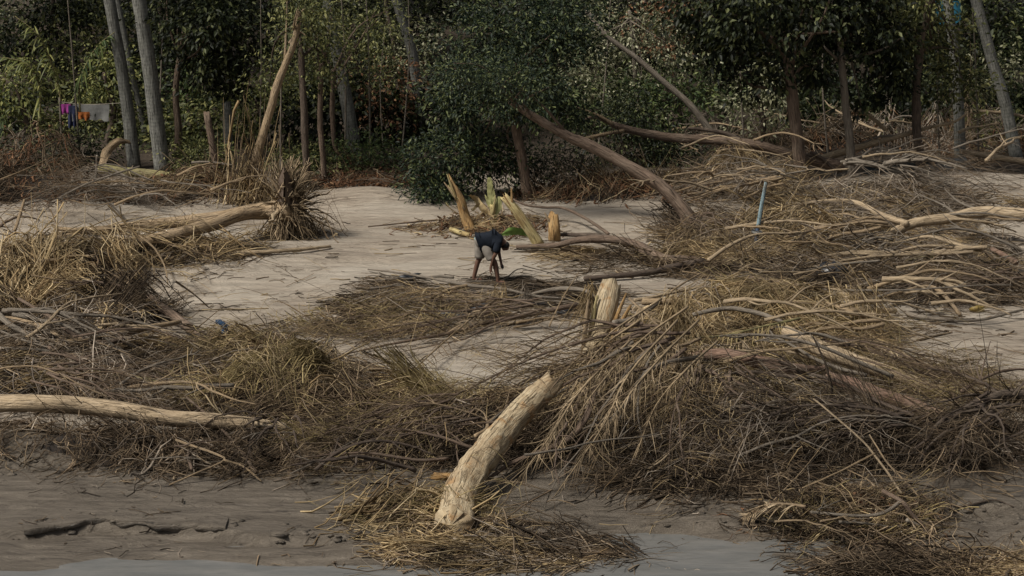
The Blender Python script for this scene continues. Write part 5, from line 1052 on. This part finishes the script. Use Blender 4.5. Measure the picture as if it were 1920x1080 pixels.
slab('wall_panel', 1622, 1722, 304, 336, rowY(334), .2, 'concrete_dark', wl_); slab('wall_panel', 1738, 1812, 304, 336, rowY(333), .25, 'concrete', wl_); slab('coping', 1734, 1814, 299, 304.5, rowY(333) - .02, .3, 'concrete', wl_)

YW = rowY(292)
cl_ = thing('clothesline', at(118, 250, YW), 'washing line strung between thin posts under the jungle trees', 'clothesline')
for xx in (112, 232):
    p0 = at(xx, 190, YW); tube('post', [Vector((p0.x, YW, th(p0.x, YW) - .05)), p0 + Vector((0, 0, .1))], (.035, .03), 'bark_grey', cl_, k=6)
tube('line', [at(112, 191, YW), at(165, 196, YW), at(232, 193, YW)], .008, 'rope', cl_, k=4)
def cloth(name, label, x0, x1, y0, y1, mat, cat='cloth', dY=-.02, Yc=None, grp=None, ragged=4):
    Yc = Yc or YW; n, m = 9, 7; V = []
    for b in range(m):
        for a_ in range(n):
            p = at(x0 + (x1 - x0) * a_ / (n - 1) + random.uniform(-1, 1), y0 + (y1 - y0) * b / (m - 1) + (random.uniform(-ragged, ragged) if b == m - 1 else 0), Yc + dY)
            V.append((p.x, p.y + .05 * math.sin(a_ * 1.7 + x0) * (b / m) + .0, p.z))
    V = np.array(V); i, j = np.meshgrid(np.arange(m - 1), np.arange(n - 1), indexing='ij'); b0 = (i * n + j).ravel(); N = len(V)
    V2 = V + np.array([0, .015, 0]); Q = np.column_stack([b0, b0 + 1, b0 + n + 1, b0 + n])
    return tag(mk(name, np.vstack([V, V2]), np.vstack([Q, Q[:, ::-1] + N]), None, mat), label, cat, grp)
cloth('bed_sheet', 'pale white sheet hung on the washing line', 136, 205, 196, 224, 'cloth_white')
cloth('garment', 'bright magenta garment hung at the end of the washing line', 114, 133, 195, 214, 'cloth_magenta', 'clothing')
cloth('garment', 'dark navy garment hung between the magenta garment and the sheet', 128, 146, 198, 238, 'cloth_navy', 'clothing', -.05)
cloth('garment', 'rust orange garment hung in front of the white sheet', 146, 168, 210, 224, 'cloth_rust', 'clothing', -.07)
cloth('tarpaulin', 'turquoise sheet hung high between the right palms', 1752, 1802, 2, 42, 'tarp_blue', 'tarpaulin', 0, rowY(300))
def lump_obj(name, label, cat, c, s, mat, mat2=None):
    p = V3(T(*c)); bm = bmesh.new(); bmesh.ops.create_icosphere(bm, subdivisions=3, radius=1)
    V = np.array([v.co[:] for v in bm.verts]); F_ = [[v.index for v in f.verts] for f in bm.faces]; bm.free(); sd = rng.uniform(0, 9)
    d = (1 + .5 * fn(V[:, 0] + sd, V[:, 1] + V[:, 2], 2.2) + .3 * np.abs(fn(V[:, 2] - sd, V[:, 0] - V[:, 1], 5)) + .12 * fn(V[:, 1], V[:, 0] + sd, 13)).clip(.35, 1.7)
    V = V * d[:, None] * np.array(s) + p
    return tag(mk(name, V, None, F_, mat), label, cat)
br_ = leaf_sheet('blue_rag', px([(404, 603, .42), (412, 606, .42), (420, 613, .36), (418, 625, .28)]), (.035, .06, .065, .03), 'rag_blue', None, .9); tag(br_, 'crumpled blue rag caught on the straw clump', 'rag')
lump_obj('black_bag', 'black plastic bag lying in the wide twig mat', 'bag', (1560, 515, .12), (.22, .2, .2), 'plastic_black')
lump_obj('yellow_bag', 'crumpled yellow plastic bag behind the right sand patch', 'bag', (1838, 579, .06), (.13, .09, .06), 'plastic_yellow')
lump_obj('dark_pot', 'small black plastic pot in the matted straw', 'pot', (1482, 568, .55), (.07, .07, .07), 'plastic_black')
for q, (x, y, sx) in enumerate(((770, 520, .2), (850, 588, .26), (905, 578, .2), (1050, 584, .18))):
    o = lump_obj('plastic_scrap', 'crumpled slate-grey plastic scrap tangled in the dark twig mat', 'plastic sheet', (x, y, .05), (sx, .15, .06), 'plastic_slate'); o['group'] = 'plastic scraps in the dark twig mat'
dc = leaf_sheet('dead_sheath', px([(190, 312, .2), (200, 285, .5), (222, 266, .75), (246, 268, .7)]), (.07, .12, .10, .03), 'bark_tan', None, .6); tag(dc, 'curled tan dead frond sheath at the foot of the slender grey palm', 'dead frond')
lump_obj('orange_scrap', 'torn orange wood chip at the foot of the thick broken trunk', 'wood chip', (835, 893, .2), (.16, .05, .04), 'banana_brown')

# ------------------------------------------------------------------ the person bending down
def skin_mesh(name, verts, edges, mats, parent, root=0, sub=2, loc=None):
    me = bpy.data.meshes.new(name); me.from_pydata([v[:3] for v in verts], edges, []); o = bpy.data.objects.new(name, me); COL.objects.link(o)
    o.parent = parent
    md = o.modifiers.new('skin', 'SKIN'); md.use_smooth_shade = True
    sv = me.skin_vertices[0].data
    for q, v in enumerate(verts):
        r = v[3]; sv[q].radius = (r, v[4] if len(v) > 4 else r); sv[q].use_root = (q == root)
    s = o.modifiers.new('sub', 'SUBSURF'); s.levels = sub; s.render_levels = sub
    me.materials.append(MATS[mats]); return o
foot = T(912, 530)
person = thing('person', foot, 'person in dark shirt and pale shorts bending forward to pick through the debris', 'person')
# local frame: x to the right (facing +x), z up
B = [(-.10, 0, .85, .10, .11), (.02, 0, .88, .09, .10), (.18, 0, .89, .09, .10), (.33, 0, .885, .085, .10), (.42, 0, .88, .07, .07), (.465, 0, .82, .08, .08), (.50, 0, .75, .10, .085), (.51, 0, .68, .07, .065),  # pelvis..head
     (-.12, .10, .80, .075), (-.13, .12, .46, .06), (-.17, .12, .44, .06), (-.25, .12, .10, .042), (-.26, .12, .05, .045), (-.14, .12, .03, .038), (-.08, .12, .025, .025),   # rear leg (8-14)
     (-.06, -.10, .80, .07), (.16, -.12, .47, .06), (.18, -.12, .42, .06), (.235, -.12, .10, .042), (.225, -.12, .05, .045), (.34, -.12, .03, .038), (.40, -.12, .025, .025),  # front leg (15-21)
     (.34, -.19, .90, .06), (.25, -.22, .62, .043), (.21, -.20, .58, .038), (.14, -.17, .36, .028), (.13, -.165, .30, .034, .022),    # near arm reaching down (22-26)
     (.34, .19, .90, .06), (.34, .22, .62, .043), (.34, .2, .58, .038), (.39, .10, .42, .028), (.395, .09, .37, .034, .022),      # far arm (27-31)
     (.58, 0, .70, .022), (.49, -.09, .74, .022), (.49, .09, .74, .022)]                                                    # nose, ears
E = [(0, 1), (1, 2), (2, 3), (3, 4), (4, 5), (5, 6), (6, 7), (0, 8), (8, 9), (9, 10), (10, 11), (11, 12), (12, 13), (13, 14), (0, 15), (15, 16), (16, 17), (17, 18), (18, 19), (19, 20), (20, 21),
     (3, 22), (22, 23), (23, 24), (24, 25), (25, 26), (3, 27), (27, 28), (28, 29), (29, 30), (30, 31), (6, 32), (6, 33), (6, 34)]
cx = lambda v: (-.10 + (v[0] + .10) * .8,) + tuple(v[1:])
B = [cx(v) if (q < 8 or q >= 22) else v for q, v in enumerate(B)]
for h_, base, sgn in ((26, B[26], 1), (31, B[31], -1)):
    for fi, (dy, ln) in enumerate(((-.03, .06), (-.011, .075), (.009, .08), (.028, .07))):
        q = len(B); B.append((base[0] + .005, base[1] + dy, base[2] - .045, .0095)); B.append((base[0] + .012, base[1] + dy, base[2] - .045 - ln * .5, .009)); B.append((base[0] + .03, base[1] + dy, base[2] - .045 - ln * .9, .0075)); E += [(h_, q), (q, q + 1), (q + 1, q + 2)]
    q = len(B); B.append((base[0] + .035, base[1] - sgn * .02, base[2] - .02, .010)); B.append((base[0] + .055, base[1] - sgn * .01, base[2] - .055, .008)); E += [(h_, q), (q, q + 1)]
skin_mesh('body', B, E, 'skin', person)
S_ = [(-.07, 0, .87, .16, .17), (.03, 0, .90, .18, .185), (.16, 0, .905, .195, .20), (.29, 0, .89, .18, .20), (.40, 0, .86, .11, .12), (.33, -.19, .86, .095), (.26, -.22, .66, .08), (.34, .19, .86, .095), (.34, .22, .66, .08)]
skin_mesh('shirt', [cx(v) for v in S_], [(0, 1), (1, 2), (2, 3), (3, 4), (3, 5), (5, 6), (3, 7), (7, 8)], 'shirt', person, 1)
skin_mesh('waistband', [(-.20, 0, .85, .05, .08), (-.17, 0, .90, .06, .09), (-.13, 0, .94, .06, .08)], [(0, 1), (1, 2)], 'waist', person)
A_ = Acc(); fo_ = V3(foot)
for pts_, rr_ in (([(-.19, 0, .83), (-.10, 0, .86), (.02, 0, .88)], (.12, .155, .14)), ([(-.12, .085, .86), (-.125, .10, .72), (-.135, .12, .50)], (.12, .115, .105)), ([(-.07, -.06, .80), (.02, -.10, .69), (.115, -.12, .52)], (.10, .105, .098))):
    A_.add(*tube_arr([np.array(q) + fo_ for q in pts_], rr_, 14, 5, .05))
A_.build('shorts', ['shorts'], person)
H_ = [(.47, 0, .885, .06, .06), (.535, 0, .845, .088, .084), (.575, 0, .775, .07, .075)]
hh = skin_mesh('hair', [cx(v) for v in [(.45, 0, .83, .085, .09), (.51, 0, .78, .118, .105), (.50, 0, .71, .10, .10)]], [(0, 1), (1, 2)], 'hair', person)
me_ = lump_obj('held_pot', 'small dark container held by the bending person', 'container', (926, 492, .4), (.034, .03, .03), 'plastic_black')
me_.location = Vector(foot) + Vector((.31, .09, .27))

# crumbs of mud along the eroded step
def clods(name, label, spots, n, size):
    bm = bmesh.new(); bmesh.ops.create_icosphere(bm, subdivisions=1, radius=1); V0 = np.array([v.co[:] for v in bm.verts]); F0 = np.array([[v.index for v in f.verts] for f in bm.faces]); bm.free(); A = Acc()
    for q in range(n):
        x0, y0, x1, y1 = spots[q % len(spots)]; c = V3(T(rng.uniform(x0, x1), rng.normal((y0 + y1) / 2, abs(y1 - y0) / 4))); r = size * rng.lognormal(-.3, .6)
        A.add(V0 * (1 + rng.normal(0, .2, (len(V0), 1))) * np.array([1.5, 1, .6]) * r + c, None, F0)
    return tag(A.build(name, ['river_sand'], smooth=False), label, 'mud clods', kind='stuff')
clods('mud_clods', 'crumbled mud clods along the eroded river step', [(40, 960, 450, 995), (1200, 945, 1500, 985), (0, 850, 200, 905), (500, 985, 760, 1020), (1700, 950, 1910, 985)], 420, .03)
